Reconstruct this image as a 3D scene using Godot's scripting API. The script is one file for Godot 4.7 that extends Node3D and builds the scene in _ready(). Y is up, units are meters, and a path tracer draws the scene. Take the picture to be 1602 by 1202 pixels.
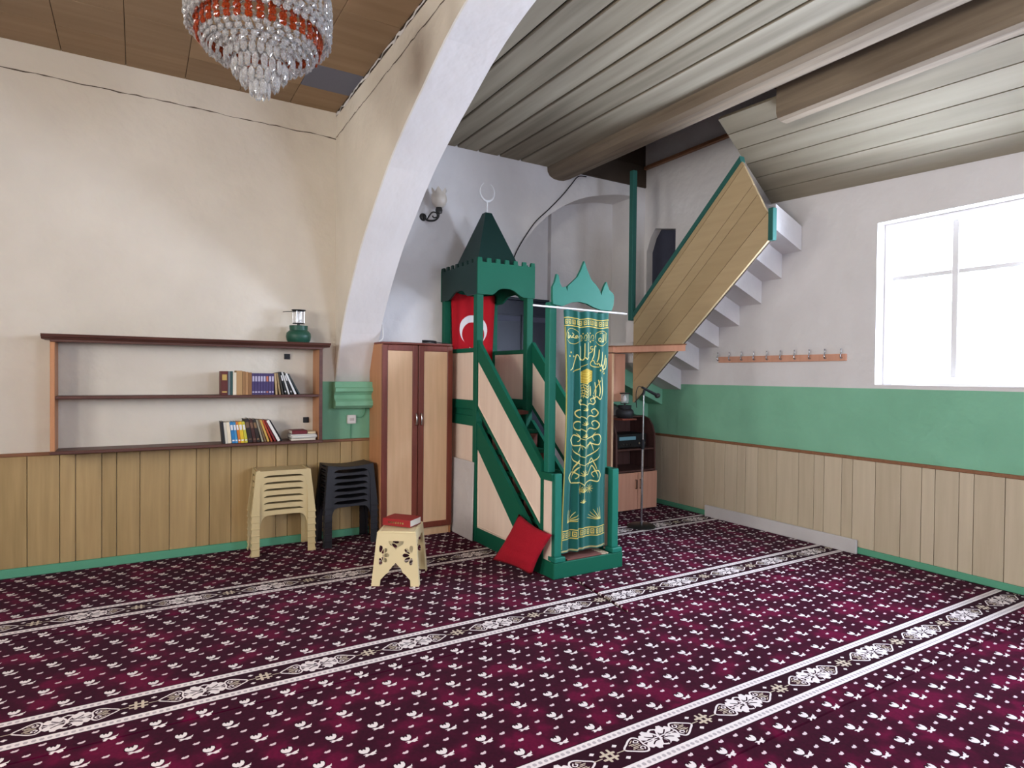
extends Node3D

var M := {}
var cache := {}
var names := {}
var rng := RandomNumberGenerator.new()

# ---------------------------------------------------------------- naming
func numbered(called: String) -> String:
	var n: int = names.get(called, 0)
	names[called] = n + 1
	return called if n == 0 else "%s_%03d" % [called, n]

func tag(o: Node, label: String, category: String, group := "", kind := "") -> Node:
	if label: o.set_meta("label", label)
	if category: o.set_meta("category", category)
	if group: o.set_meta("group", group)
	if kind: o.set_meta("kind", kind)
	return o

func thing(called: String, label: String, category: String, at := Vector3.ZERO, turn := 0.0, group := "") -> Node3D:
	var o := Node3D.new()
	o.name = numbered(called)
	add_child(o)
	o.position = at
	o.rotation.y = turn
	tag(o, label, category, group)
	return o

func setting(called: String, label: String, category := "wall") -> Node3D:
	var o := Node3D.new()
	o.name = called
	add_child(o)
	tag(o, label, category, "", "structure")
	return o

func part(called: String, mesh: Mesh, mat: Material, parent: Node, at := Vector3.ZERO, rot := Vector3.ZERO) -> MeshInstance3D:
	var o := MeshInstance3D.new()
	o.name = called
	o.mesh = mesh
	o.material_override = mat
	o.position = at
	o.rotation = rot
	parent.add_child(o, true)
	return o

func copy_of(o: Node3D, label: String, group := "") -> Node3D:
	var c: Node3D = o.duplicate()
	var base: String = o.name
	var cut := base.rfind("_0")
	c.name = numbered(base if cut < 0 else base.substr(0, cut))
	add_child(c)
	c.set_meta("label", label)
	if group: c.set_meta("group", group)
	return c

# ---------------------------------------------------------------- mesh helpers
func begin() -> SurfaceTool:
	var st := SurfaceTool.new()
	st.begin(Mesh.PRIMITIVE_TRIANGLES)
	st.set_smooth_group(-1)
	return st

func finish(st: SurfaceTool) -> ArrayMesh:
	st.generate_normals()
	return st.commit()

# a convex face, turned so that it looks along n
func face(st: SurfaceTool, p: Array, n: Vector3) -> void:
	var c := Vector3.ZERO
	for i in range(1, p.size() - 1):
		c += (p[i] - p[0]).cross(p[i + 1] - p[0])
	var flip := c.dot(n) > 0
	for i in range(1, p.size() - 1):
		st.add_vertex(p[0])
		st.add_vertex(p[i + 1] if flip else p[i])
		st.add_vertex(p[i] if flip else p[i + 1])

func add_rbox(st: SurfaceTool, size: Vector3, b: float, xf := Transform3D()) -> void:
	var h := size / 2
	b = minf(b, minf(h.x, minf(h.y, h.z)) * 0.6)
	var ax := [Vector3.RIGHT, Vector3.UP, Vector3.BACK]
	for i in 3:
		var j := (i + 1) % 3
		var k := (i + 2) % 3
		for s in [-1.0, 1.0]:
			var c: Vector3 = ax[i] * h[i] * s
			var u: Vector3 = ax[j] * (h[j] - b)
			var v: Vector3 = ax[k] * (h[k] - b)
			face(st, [xf * (c - u - v), xf * (c + u - v), xf * (c + u + v), xf * (c - u + v)], xf.basis * (ax[i] * s))
			if b <= 0: continue
			for t in [-1.0, 1.0]:
				var w: Vector3 = ax[k] * (h[k] - b)
				var p: Vector3 = ax[i] * h[i] * s + ax[j] * (h[j] - b) * t
				var q: Vector3 = ax[i] * (h[i] - b) * s + ax[j] * h[j] * t
				face(st, [xf * (p - w), xf * (p + w), xf * (q + w), xf * (q - w)], xf.basis * (ax[i] * s + ax[j] * t))
	if b > 0:
		for sx in [-1.0, 1.0]:
			for sy in [-1.0, 1.0]:
				for sz in [-1.0, 1.0]:
					var d := Vector3(sx, sy, sz)
					face(st, [xf * (Vector3(h.x, h.y - b, h.z - b) * d), xf * (Vector3(h.x - b, h.y, h.z - b) * d), xf * (Vector3(h.x - b, h.y - b, h.z) * d)], xf.basis * d)

func rbox(size: Vector3, b := 0.004) -> ArrayMesh:
	var key := "b%.4f,%.4f,%.4f,%.4f" % [size.x, size.y, size.z, b]
	if not cache.has(key):
		var st := begin()
		add_rbox(st, size, b)
		cache[key] = finish(st)
	return cache[key]

func box(called: String, parent: Node, lo: Vector3, hi: Vector3, mat: Material, b := 0.004, rot := Vector3.ZERO) -> MeshInstance3D:
	return part(called, rbox((hi - lo).abs(), b), mat, parent, (lo + hi) / 2, rot)

# polygon in xy pushed from z0 to z1
func add_prism(st: SurfaceTool, poly: PackedVector2Array, z0: float, z1: float, xf := Transform3D()) -> void:
	var idx := Geometry2D.triangulate_polygon(poly)
	for i in range(0, idx.size(), 3):
		for zz in [z0, z1]:
			var t := []
			for k in 3: t.append(xf * Vector3(poly[idx[i + k]].x, poly[idx[i + k]].y, zz))
			face(st, t, xf.basis * Vector3(0, 0, signf(zz - (z0 + z1) / 2)))
	var turn := 1.0 if Geometry2D.is_polygon_clockwise(poly) else -1.0
	for i in poly.size():
		var a := poly[i]
		var c := poly[(i + 1) % poly.size()]
		var e := c - a
		if e.length() < 1e-6: continue
		var n := Vector3(-e.y, e.x, 0) * turn
		face(st, [xf * Vector3(a.x, a.y, z0), xf * Vector3(c.x, c.y, z0), xf * Vector3(c.x, c.y, z1), xf * Vector3(a.x, a.y, z1)], xf.basis * n)

func prism(poly: PackedVector2Array, z0: float, z1: float, xf := Transform3D()) -> ArrayMesh:
	var st := begin()
	add_prism(st, poly, z0, z1, xf)
	return finish(st)

func pv(a: Array) -> PackedVector2Array:
	var p := PackedVector2Array()
	for i in range(0, a.size(), 2): p.append(Vector2(a[i], a[i + 1]))
	return p

# polygon given as (z, y), pushed along x
func prism_x(zy: PackedVector2Array, x0: float, x1: float) -> ArrayMesh:
	return prism(zy, x0, x1, Transform3D(Basis(Vector3.BACK, Vector3.UP, Vector3.RIGHT), Vector3.ZERO))

# polygon given as (x, z), pushed along y
func prism_y(xz: PackedVector2Array, y0: float, y1: float) -> ArrayMesh:
	return prism(xz, y0, y1, Transform3D(Basis(Vector3.RIGHT, Vector3.BACK, Vector3.UP), Vector3.ZERO))

func add_lathe(st: SurfaceTool, prof: Array, n := 20, xf := Transform3D()) -> void:
	var g := 1
	for i in prof.size() - 1:
		var a: Vector2 = prof[i]
		var b: Vector2 = prof[i + 1]
		if i > 0:
			var pr: Vector2 = prof[i - 1]
			if absf((a - pr).angle_to(b - a)) > 0.7: g += 1
		st.set_smooth_group(g)
		for k in n:
			var t0 := TAU * k / n
			var t1 := TAU * (k + 1) / n
			var e := b - a
			var tm := (t0 + t1) / 2
			var nn := Vector3(cos(tm) * e.y, -e.x, sin(tm) * e.y)
			var q := [Vector3(a.x * cos(t0), a.y, a.x * sin(t0)), Vector3(a.x * cos(t1), a.y, a.x * sin(t1)), Vector3(b.x * cos(t1), b.y, b.x * sin(t1)), Vector3(b.x * cos(t0), b.y, b.x * sin(t0))]
			if a.x < 1e-5: q.remove_at(1)
			elif b.x < 1e-5: q.remove_at(3)
			for m in q.size(): q[m] = xf * q[m]
			face(st, q, xf.basis * nn)
	st.set_smooth_group(-1)

# profile runs from the bottom up (radius, height)
func lathe(prof: Array, n := 20) -> ArrayMesh:
	var st := begin()
	add_lathe(st, prof, n)
	return finish(st)

func smooth_path(p: Array, k := 6) -> Array:
	var out := []
	for i in p.size() - 1:
		var a = p[maxi(i - 1, 0)]
		var d = p[mini(i + 2, p.size() - 1)]
		for j in k: out.append(p[i].cubic_interpolate(p[i + 1], a, d, float(j) / k))
	out.append(p[p.size() - 1])
	return out

func add_tube(st: SurfaceTool, p: Array, r0: float, r1 := -1.0, n := 8) -> void:
	if r1 < 0: r1 = r0
	var rings := []
	var side := Vector3.ZERO
	for i in p.size():
		var d: Vector3 = (p[mini(i + 1, p.size() - 1)] - p[maxi(i - 1, 0)]).normalized()
		if side == Vector3.ZERO:
			side = d.cross(Vector3.UP if absf(d.y) < 0.9 else Vector3.RIGHT).normalized()
		side = (side - d * side.dot(d)).normalized()
		var up := side.cross(d)
		var r := lerpf(r0, r1, float(i) / maxi(p.size() - 1, 1))
		var ring := []
		for k in n: ring.append(p[i] + (side * cos(TAU * k / n) + up * sin(TAU * k / n)) * r)
		rings.append(ring)
	st.set_smooth_group(1)
	for i in rings.size() - 1:
		for k in n:
			var m := (k + 1) % n
			face(st, [rings[i][k], rings[i][m], rings[i + 1][m], rings[i + 1][k]], (rings[i][k] + rings[i][m] - p[i] * 2))
	st.set_smooth_group(-1)
	face(st, rings[0], p[0] - p[1])
	face(st, rings[-1], p[-1] - p[-2])

func tube(p: Array, r0: float, r1 := -1.0, n := 8) -> ArrayMesh:
	var st := begin()
	add_tube(st, p, r0, r1, n)
	return finish(st)

# a boolean solid (CSG tree) becomes one mesh
func solid(called: String, root: CSGShape3D, mat: Material, parent: Node) -> CSGShape3D:
	root.name = called
	root.material_override = mat
	parent.add_child(root, true)
	return root

func cut_box(lo: Vector3, hi: Vector3) -> CSGBox3D:
	var c := CSGBox3D.new()
	c.operation = CSGShape3D.OPERATION_SUBTRACTION
	c.size = hi - lo
	c.position = (lo + hi) / 2
	return c

# ---------------------------------------------------------------- materials
func mat(color: Color, rough := 0.7, metal := 0.0, spec := 0.4) -> StandardMaterial3D:
	var m := StandardMaterial3D.new()
	m.albedo_color = color
	m.roughness = rough
	m.metallic = metal
	m.metallic_specular = spec
	return m

func c8(r: int, g: int, b: int) -> Color:
	return Color8(r, g, b)

func noise(freq: float, oct := 4, sd := 1) -> FastNoiseLite:
	var n := FastNoiseLite.new()
	n.seed = sd
	n.frequency = freq
	n.fractal_octaves = oct
	return n

func noise_tex(freq: float, lo: Color, hi: Color, sd := 1, size := 512, oct := 4, mid := Color(0, 0, 0, 0)) -> NoiseTexture2D:
	var t := NoiseTexture2D.new()
	t.width = size
	t.height = size
	t.seamless = true
	t.noise = noise(freq, oct, sd)
	var g := Gradient.new()
	g.offsets = PackedFloat32Array([0.0, 1.0])
	g.colors = PackedColorArray([lo, hi])
	if mid.a > 0: g.add_point(0.5, mid)
	t.color_ramp = g
	return t

func grain(a: Color, b: Color, along: int, rough := 0.5, sd := 3, fine := 9.0) -> StandardMaterial3D:
	var m := mat(Color.WHITE, rough, 0.0, 0.4)
	var key := "grain%s%s%d" % [a.to_html(), b.to_html(), sd]
	if not cache.has(key): cache[key] = noise_tex(0.012, a, b, sd, 256, 5)
	m.albedo_texture = cache[key]
	m.uv1_triplanar = true
	m.uv1_world_triplanar = true
	var s := Vector3(fine, fine, fine)
	s[along] = fine * 0.07
	m.uv1_scale = s
	return m

func plaster(color: Color, amount := 0.03, sd := 5) -> StandardMaterial3D:
	var m := mat(Color.WHITE, 0.9, 0.0, 0.25)
	m.albedo_texture = noise_tex(0.006, color.darkened(amount), color.lightened(amount * 0.6), sd, 512, 5)
	m.uv1_triplanar = true
	m.uv1_world_triplanar = true
	m.uv1_scale = Vector3.ONE * 0.45
	if not cache.has("plaster_bump"): cache["plaster_bump"] = noise_tex(0.01, Color.BLACK, Color.WHITE, 21, 512, 5)
	m.heightmap_enabled = true
	m.heightmap_texture = cache["plaster_bump"]
	m.heightmap_scale = 1.2
	return m

# ---------------------------------------------------------------- drawing print into images
func fill_poly(im: Image, p: PackedVector2Array, c: Color) -> void:
	var lo := INF
	var hi := -INF
	for v in p:
		lo = minf(lo, v.y)
		hi = maxf(hi, v.y)
	for y in range(maxi(0, int(floor(lo))), mini(im.get_height() - 1, int(ceil(hi))) + 1):
		var xs := []
		var yy := y + 0.5
		for i in p.size():
			var a := p[i]
			var b := p[(i + 1) % p.size()]
			if (a.y <= yy) != (b.y <= yy): xs.append(a.x + (yy - a.y) / (b.y - a.y) * (b.x - a.x))
		xs.sort()
		for i in range(0, xs.size() - 1, 2):
			var x0 := maxi(0, int(round(xs[i])))
			var x1 := mini(im.get_width(), int(round(xs[i + 1])))
			if x1 > x0: im.fill_rect(Rect2i(x0, y, x1 - x0, 1), c)

func disc(im: Image, p: Vector2, r: float, c: Color) -> void:
	for y in range(int(floor(p.y - r)), int(ceil(p.y + r)) + 1):
		var w := r * r - (y + 0.5 - p.y) * (y + 0.5 - p.y)
		if w <= 0 or y < 0 or y >= im.get_height(): continue
		var x0 := maxi(0, int(round(p.x - sqrt(w))))
		var x1 := mini(im.get_width(), int(round(p.x + sqrt(w))))
		if x1 > x0: im.fill_rect(Rect2i(x0, y, x1 - x0, 1), c)

# a pen stroke: r is the half width in the middle, thinner at both ends when taper is on
func stroke(im: Image, pts: PackedVector2Array, r: float, c: Color, taper := 0.0, at := Vector2.ZERO, sc := Vector2.ONE) -> void:
	var q := []
	for v in pts: q.append(at + v * sc)
	var s := smooth_path(q, 8)
	var n := s.size() - 1
	for i in n:
		var steps := maxi(1, int(s[i].distance_to(s[i + 1]) / maxf(r * 0.6, 0.7)))
		for k in steps:
			var t := (i + float(k) / steps) / n
			disc(im, s[i].lerp(s[i + 1], float(k) / steps), r * (1.0 - taper * pow(absf(2.0 * t - 1.0), 2.0)), c)

# ---------------------------------------------------------------- carpet, banner and flag print
const CARPET_W := 2.19
const CARPET_H := 1.405

func carpet_image() -> Image:
	var w := 2048
	var h := 1314
	var s := w / CARPET_W
	var nz := noise(0.012, 4, 11).get_seamless_image(512, 328)
	var nf := noise(0.2, 2, 12).get_seamless_image(512, 328)
	var base := Image.create(512, 328, false, Image.FORMAT_RGBA8)
	var dark := c8(46, 7, 25)
	var red := c8(106, 8, 50)
	for y in 328:
		for x in 512:
			var t := clampf((nz.get_pixel(x, y).r - 0.36) * 2.6, 0.0, 1.0)
			var f := (nf.get_pixel(x, y).r - 0.5) * 0.35
			base.set_pixel(x, y, dark.lerp(red, clampf(t * t * 0.62 + f * 0.8 + 0.14, 0.0, 1.0)))
	base.resize(w, h, Image.INTERPOLATE_BILINEAR)
	var white := c8(226, 214, 210)
	var shade := c8(40, 10, 22)
	var gap := c8(44, 10, 24)
	# small motifs
	var fl := Image.create(80, 80, false, Image.FORMAT_RGBA8)
	var fp := func(a: Array) -> PackedVector2Array:
		var p := PackedVector2Array()
		for i in range(0, a.size(), 2): p.append(Vector2(40 + a[i] * s / 840.0, 40 + a[i + 1] * s / 840.0))
		return p
	fill_poly(fl, fp.call([-27, -12, -24, -24, -14, -30, -6, -24, 4, -32, 16, -26, 18, -14, 14, 0, 2, 10, -14, 8, -24, 0]), shade)
	fill_poly(fl, fp.call([-24, -10, -22, -21, -15, -24, -11, -14, -6, -21, 1, -13, 5, -28, 14, -23, 15, -12, 11, -1, 1, 7, -12, 5, -20, -1]), white)
	fill_poly(fl, fp.call([-16, 13, -4, 11, 6, 15, 18, 9, 27, 8, 34, 1, 31, 14, 24, 17, 28, 24, 14, 27, 3, 22, -6, 27, -14, 24, -8, 18]), white)
	var ds := Image.create(32, 32, false, Image.FORMAT_RGBA8)
	var dp := func(a: Array) -> PackedVector2Array:
		var p := PackedVector2Array()
		for i in range(0, a.size(), 2): p.append(Vector2(16 + a[i] * s / 880.0, 16 + a[i + 1] * s / 880.0))
		return p
	fill_poly(ds, dp.call([-14, 1, -5, -8, 1, -5, 10, -9, 13, -3, 7, 7, -7, 8]), c8(214, 192, 194))
	fill_poly(ds, dp.call([-6, -8, -4, -10, 0, -6, -2, -3]), shade)
	# field
	var rows := [1.372, 0.956, 0.791, 0.627, 0.462, 0.297, 0.132]
	var par := [0, 0, 1, 0, 1, 0, 1]
	for k in rows.size():
		for j in range(-1, 13):
			var x: float = 0.0765 + 0.1825 * j + 0.09125 * par[k]
			base.blend_rect(fl, Rect2i(0, 0, 80, 80), Vector2i(int(x * s) - 40, int(rows[k] * s) - 40))
			base.blend_rect(ds, Rect2i(0, 0, 32, 32), Vector2i(int((x + 0.09125) * s) - 16, int(rows[k] * s) - 16))
	for t in [0.0495, 0.2145, 0.3795, 0.5445, 0.709, 0.8735, 1.31]:
		for j in range(-1, 25):
			var x: float = 0.0765 + 0.0456 + 0.09125 * j
			base.blend_rect(ds, Rect2i(0, 0, 32, 32), Vector2i(int(x * s) - 16, int(t * s) - 16))
	# border band
	base.fill_rect(Rect2i(0, int(1.018 * s), w, int(0.272 * s)), gap)
	for e in [[1.024, 0.042], [1.236, 0.046]]:
		base.fill_rect(Rect2i(0, int(e[0] * s), w, int(e[1] * s)), white)
		for j in 80:
			fill_poly(base, PackedVector2Array([Vector2((j + 0.15) * w / 80.0, (e[0] + e[1] * 0.5) * s), Vector2((j + 0.3) * w / 80.0, (e[0] + e[1] * 0.3) * s), Vector2((j + 0.7) * w / 80.0, (e[0] + e[1] * 0.3) * s), Vector2((j + 0.85) * w / 80.0, (e[0] + e[1] * 0.5) * s), Vector2((j + 0.7) * w / 80.0, (e[0] + e[1] * 0.7) * s), Vector2((j + 0.3) * w / 80.0, (e[0] + e[1] * 0.7) * s)]), c8(176, 164, 164))
	var beige := c8(196, 180, 158)
	for j in range(-1, 5):
		var c := Vector2((0.01 + 0.27375 + 0.5475 * j) * s, 1.151 * s)
		for sx in [-1.0, 1.0]:
			var sc := Vector2(s * sx / 1000.0, s / 1000.0)
			# heart-shaped leaf with scrolls
			stroke(base, pv([96, 4, 92, -30, 108, -50, 132, -46, 160, -28, 194, 0, 160, 28, 132, 46, 108, 50, 92, 30, 96, 4]), 4.2, white, 0.0, c, sc)
			for v in [-1.0, 1.0]:
				stroke(base, pv([112, 34 * v, 104, 22 * v, 114, 14 * v, 126, 22 * v, 120, 30 * v]), 2.8, white, 0.0, c, sc)
				stroke(base, pv([126, 36 * v, 146, 24 * v]), 2.2, beige, 0.0, c, sc)
				stroke(base, pv([112, 5 * v, 152, 6 * v]), 2.4, beige, 0.0, c, sc)
				stroke(base, pv([132, 14 * v, 160, 14 * v]), 2.4, beige, 0.0, c, sc)
				# petals of the middle flower
				var p := PackedVector2Array()
				for q in [[12, 12], [22, 8], [36, 4], [54, 9], [68, 5], [86, 16], [88, 34], [76, 48], [62, 44], [58, 62], [40, 66], [32, 54], [20, 50], [14, 30]]:
					p.append(c + Vector2(q[0], q[1] * v) * sc)
				fill_poly(base, p, white)
				var d := PackedVector2Array()
				for q in [[200, 44], [214, 34], [228, 44], [214, 56]]: d.append(c + Vector2(q[0], q[1] * v) * sc)
				fill_poly(base, d, white)
			stroke(base, pv([0, -62, 22, -54, 14, -24, 30, -8, 60, -30]), 3.0, shade, 0.0, c, sc)
			stroke(base, pv([0, 62, 18, 40, 6, 18, 34, 16, 58, 30]), 3.0, shade, 0.0, c, sc)
			stroke(base, pv([-4, 0, 26, -2, 44, 2, 90, 0]), 3.2, white, 0.0, c, sc)
			stroke(base, pv([192, 0, 236, 0]), 2.2, beige, 0.0, c, sc)
			stroke(base, pv([-2, -58, 20, -46, 6, -18, -6, 18, -20, 46, 2, 58]), 4.6, white, 0.0, c, sc)
		# interlaced square knot between two leaves
		for kx in [-273.75, 273.75]:
			for v in [-14.0, 14.0]:
				stroke(base, pv([kx - 36, v, kx + 36, v]), 6.0, beige, 0.0, c, Vector2.ONE * s / 1000.0)
				stroke(base, pv([kx + v, -36, kx + v, 36]), 6.0, beige, 0.0, c, Vector2.ONE * s / 1000.0)
	return base

func carpet_material(im: Image) -> StandardMaterial3D:
	var m := mat(Color.WHITE, 1.0, 0.0, 0.05)
	m.albedo_texture = ImageTexture.create_from_image(im)
	m.rim_enabled = true
	m.rim = 0.06
	m.rim_tint = 0.35
	return m

func banner_image() -> Image:
	var w := 512
	var h := 2048
	var im := Image.create(w, h, false, Image.FORMAT_RGBA8)
	im.fill(c8(18, 84, 76))
	var gold := c8(190, 168, 84)
	var pale := c8(206, 190, 116)
	# woven bands at the top and the bottom
	for b in [[60, 76], [1860, 80]]:
		for e in [0, b[1] - 9]: im.fill_rect(Rect2i(0, b[0] + e, w, 9), gold)
		for j in 12:
			var x := 8 + j * 42
			im.fill_rect(Rect2i(x, b[0] + 18, 30, b[1] - 36), gold)
			im.fill_rect(Rect2i(x + 7, b[0] + 26, 16, b[1] - 54), c8(22, 82, 74))
			disc(im, Vector2(x + 15, b[0] + b[1] / 2.0), 5, pale)
	im.fill_rect(Rect2i(0, 2026, w, 14), c8(160, 148, 100))
	im.fill_rect(Rect2i(0, 140, 12, 1876), c8(160, 150, 80))
	# first line: two roundels and a small flourish between them
	for cx in [90.0, 425.0]:
		stroke(im, pv([-70, 20, -66, -30, -20, -58, 30, -54, 68, -24]), 2.7, gold, 0.5, Vector2(cx, 215))
		stroke(im, pv([-70, 34, -30, 66, 24, 66, 66, 36]), 2.7, gold, 0.5, Vector2(cx, 215))
	# الله
	var a := Vector2(425, 215)
	stroke(im, pv([52, -34, 50, 34]), 4.1, pale, 0.2, a)
	stroke(im, pv([30, -30, 26, 30, 12, 34, 10, 4]), 4.1, pale, 0.2, a)
	stroke(im, pv([10, -28, 6, 28, -12, 36]), 4.1, pale, 0.2, a)
	stroke(im, pv([-12, 36, -36, 30, -38, 8, -22, 2, -16, 20, -34, 32]), 3.4, pale, 0.2, a)
	stroke(im, pv([-30, -36, -12, -44, 8, -38]), 2.4, gold, 0.2, a)
	# محمد
	a = Vector2(90, 215)
	stroke(im, pv([50, 10, 42, -6, 30, 4, 40, 14, 20, 16, 0, 6, 16, -10, -2, -22]), 4.1, pale, 0.2, a)
	stroke(im, pv([6, 14, -14, 18, -22, 4, -34, 10, -30, 20, -44, 20]), 4.1, pale, 0.2, a)
	stroke(im, pv([-36, 20, -54, 24, -44, -8, -56, -28]), 4.1, pale, 0.2, a)
	for x in [190, 232, 274, 320]:
		stroke(im, pv([-14, 12, -6, -14, 8, -20, 14, 2, 2, 16]), 3.1, gold, 0.4, Vector2(x, 222))
		stroke(im, pv([-10, 24, 6, 28, 16, 18]), 2.4, gold, 0.4, Vector2(x, 222))
	disc(im, Vector2(212, 188), 6, gold)
	disc(im, Vector2(254, 190), 6, gold)
	disc(im, Vector2(300, 188), 6, gold)
	# second line: a broad slanting line of writing
	for e in [[470, 372, -34, 118], [430, 340, -26, 110], [390, 322, -20, 108], [345, 300, -30, 120], [268, 272, -6, 128], [226, 276, -4, 122], [190, 296, -4, 106]]:
		stroke(im, pv([0, 0, e[2] * 0.3, e[3] * 0.6, e[2], e[3]]), 5.1, pale, 0.25, Vector2(e[0], e[1]))
	stroke(im, pv([480, 400, 476, 480, 440, 492, 420, 452, 400, 462, 384, 440, 372, 452]), 5.4, pale, 0.2)
	stroke(im, pv([386, 440, 352, 446, 330, 420, 306, 436, 300, 460, 330, 474, 392, 470]), 4.8, gold, 0.2)
	stroke(im, pv([272, 398, 250, 412, 228, 398, 206, 416, 180, 400, 160, 416, 150, 396]), 5.4, pale, 0.2)
	stroke(im, pv([320, 300, 300, 310, 306, 326, 326, 322, 310, 350, 288, 360, 270, 380]), 4.1, gold, 0.2)
	stroke(im, pv([150, 396, 128, 372, 110, 430, 84, 492, 60, 512]), 4.8, pale, 0.3)
	stroke(im, pv([260, 452, 200, 470, 130, 500, 84, 528]), 4.1, gold, 0.5)
	stroke(im, pv([420, 520, 440, 506, 456, 512]), 3.4, gold, 0.2)
	for p in [[100, 390], [70, 360], [54, 392], [456, 530], [402, 500], [300, 262], [356, 292]]: disc(im, Vector2(p[0], p[1]), 8, gold)
	# gold cube
	fill_poly(im, PackedVector2Array([Vector2(176, 520), Vector2(240, 492), Vector2(318, 512), Vector2(316, 600), Vector2(250, 632), Vector2(178, 600)]), c8(176, 150, 56))
	for y in [520, 536, 560, 584, 604]: stroke(im, pv([184, y, 248, y + 18, 310, y - 2]), 2.5, c8(206, 180, 84))
	# third line
	for e in [[420, 560, 24, 170], [384, 586, 20, 140], [350, 610, 14, 120], [300, 650, 4, 80]]:
		stroke(im, pv([0, 0, e[2] * 0.8, e[3] * 0.6, e[2] * 0.4, e[3]]), 5.4, pale, 0.25, Vector2(e[0], e[1]))
	stroke(im, pv([428, 728, 400, 752, 370, 730, 350, 744, 330, 726]), 5.4, pale, 0.2)
	stroke(im, pv([404, 590, 360, 660, 336, 712]), 4.1, gold, 0.3)
	for k in 5:
		stroke(im, pv([170, 640 + k * 24, 214, 628 + k * 24, 250, 650 + k * 24, 286, 636 + k * 24]), 4.1, gold if k % 2 else pale, 0.3)
		stroke(im, pv([190 + k * 22, 632, 206 + k * 20, 690, 190 + k * 22, 744]), 3.1, gold, 0.3)
	# vine with paired scrolls
	stroke(im, pv([250, 770, 262, 900, 246, 1060, 256, 1200, 248, 1380, 256, 1500, 250, 1640]), 3.1, gold)
	var scroll := pv([0, 0, 36, -26, 78, -22, 98, -54, 76, -82, 48, -66, 60, -44])
	for e in [[820, 0.8], [930, 1.0], [1040, 1.1], [1180, 1.35], [1500, 1.4]]:
		for sx in [-1.0, 1.0]: stroke(im, scroll, 5.5, pale, 0.35, Vector2(252, e[0]), Vector2(sx * e[1] * 1.35, e[1] * 1.1))
	for e in [[1110, 1.0], [1260, 1.3], [1330, 1.45]]:
		for sx in [-1.0, 1.0]:
			stroke(im, pv([0, 0, 40, -14, 84, -34, 120, -70]), 5.1, pale, 0.75, Vector2(252, e[0]), Vector2(sx * e[1], e[1]))
			stroke(im, pv([30, 20, 60, -40, 90, 0, 104, 34]), 4.8, pale, 0.7, Vector2(252, e[0] + 60), Vector2(sx * e[1], e[1]))
	for e in [[860, 38], [985, 46], [1090, 40], [1420, 56], [1560, 50], [1650, 40]]:
		for k in 7:
			var an := -PI / 2 + (k - 3) * 0.42
			stroke(im, PackedVector2Array([Vector2(252, e[0]), Vector2(252, e[0]) + Vector2(cos(an), sin(an)) * e[1]]), 3.4, gold if k % 2 else pale, 0.7)
	for cx in [205.0, 320.0]:
		for k in 9: stroke(im, PackedVector2Array([Vector2(cx, 1530), Vector2(cx, 1530) + Vector2(cos(k * 0.7), sin(k * 0.7)) * 40]), 2.7, gold, 0.5)
	# corner sprays above the lower band
	for sx in [-1.0, 1.0]:
		var c := Vector2(256 + sx * 190, 1800)
		for k in 6:
			var an := -0.2 - k * 0.26
			stroke(im, PackedVector2Array([c, c + Vector2(-sx * cos(an) * 80, sin(an) * 40), c + Vector2(-sx * cos(an) * 150, sin(an) * 110)]), 3.4, pale if k % 2 else gold, 0.6)
	return im

func flag_image() -> Image:
	var im := Image.create(256, 416, false, Image.FORMAT_RGBA8)
	var red := c8(176, 18, 30)
	im.fill(red)
	disc(im, Vector2(128, 182), 82, c8(232, 226, 226))
	disc(im, Vector2(128, 204), 66, red)
	var p := PackedVector2Array()
	for k in 10:
		var a := PI / 2 + k * PI / 5
		p.append(Vector2(128, 296) + Vector2(cos(a), sin(a)) * (34.0 if k % 2 else 13.5) * Vector2(1, -1))
	fill_poly(im, p, c8(232, 226, 226))
	return im

# a hanging cloth: w by h, hung from y = 0 downwards, folds given by f(u, v) -> offset in z and x
func cloth(w: float, h: float, nx: int, ny: int, f: Callable, thick := 0.003) -> ArrayMesh:
	var st := SurfaceTool.new()
	st.begin(Mesh.PRIMITIVE_TRIANGLES)
	st.set_smooth_group(1)
	var at := func(i: int, j: int, back: float) -> void:
		var u := float(i) / nx
		var v := float(j) / ny
		var o: Vector3 = f.call(u, v)
		st.set_uv(Vector2(u, v))
		st.add_vertex(Vector3((u - 0.5) * w, -v * h, -back) + o)
	for back in [0.0, thick]:
		for j in ny:
			for i in nx:
				var q := [[i, j], [i + 1, j], [i + 1, j + 1], [i, j], [i + 1, j + 1], [i, j + 1]]
				if back > 0: q.reverse()
				for e in q: at.call(e[0], e[1], back)
	for j in ny:
		for i in [0, nx]:
			var q := [[j, thick], [j, 0.0], [j + 1, 0.0], [j, thick], [j + 1, 0.0], [j + 1, thick]]
			if i > 0: q.reverse()
			for e in q: at.call(i, e[0], e[1])
	st.generate_normals()
	return st.commit()

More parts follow.
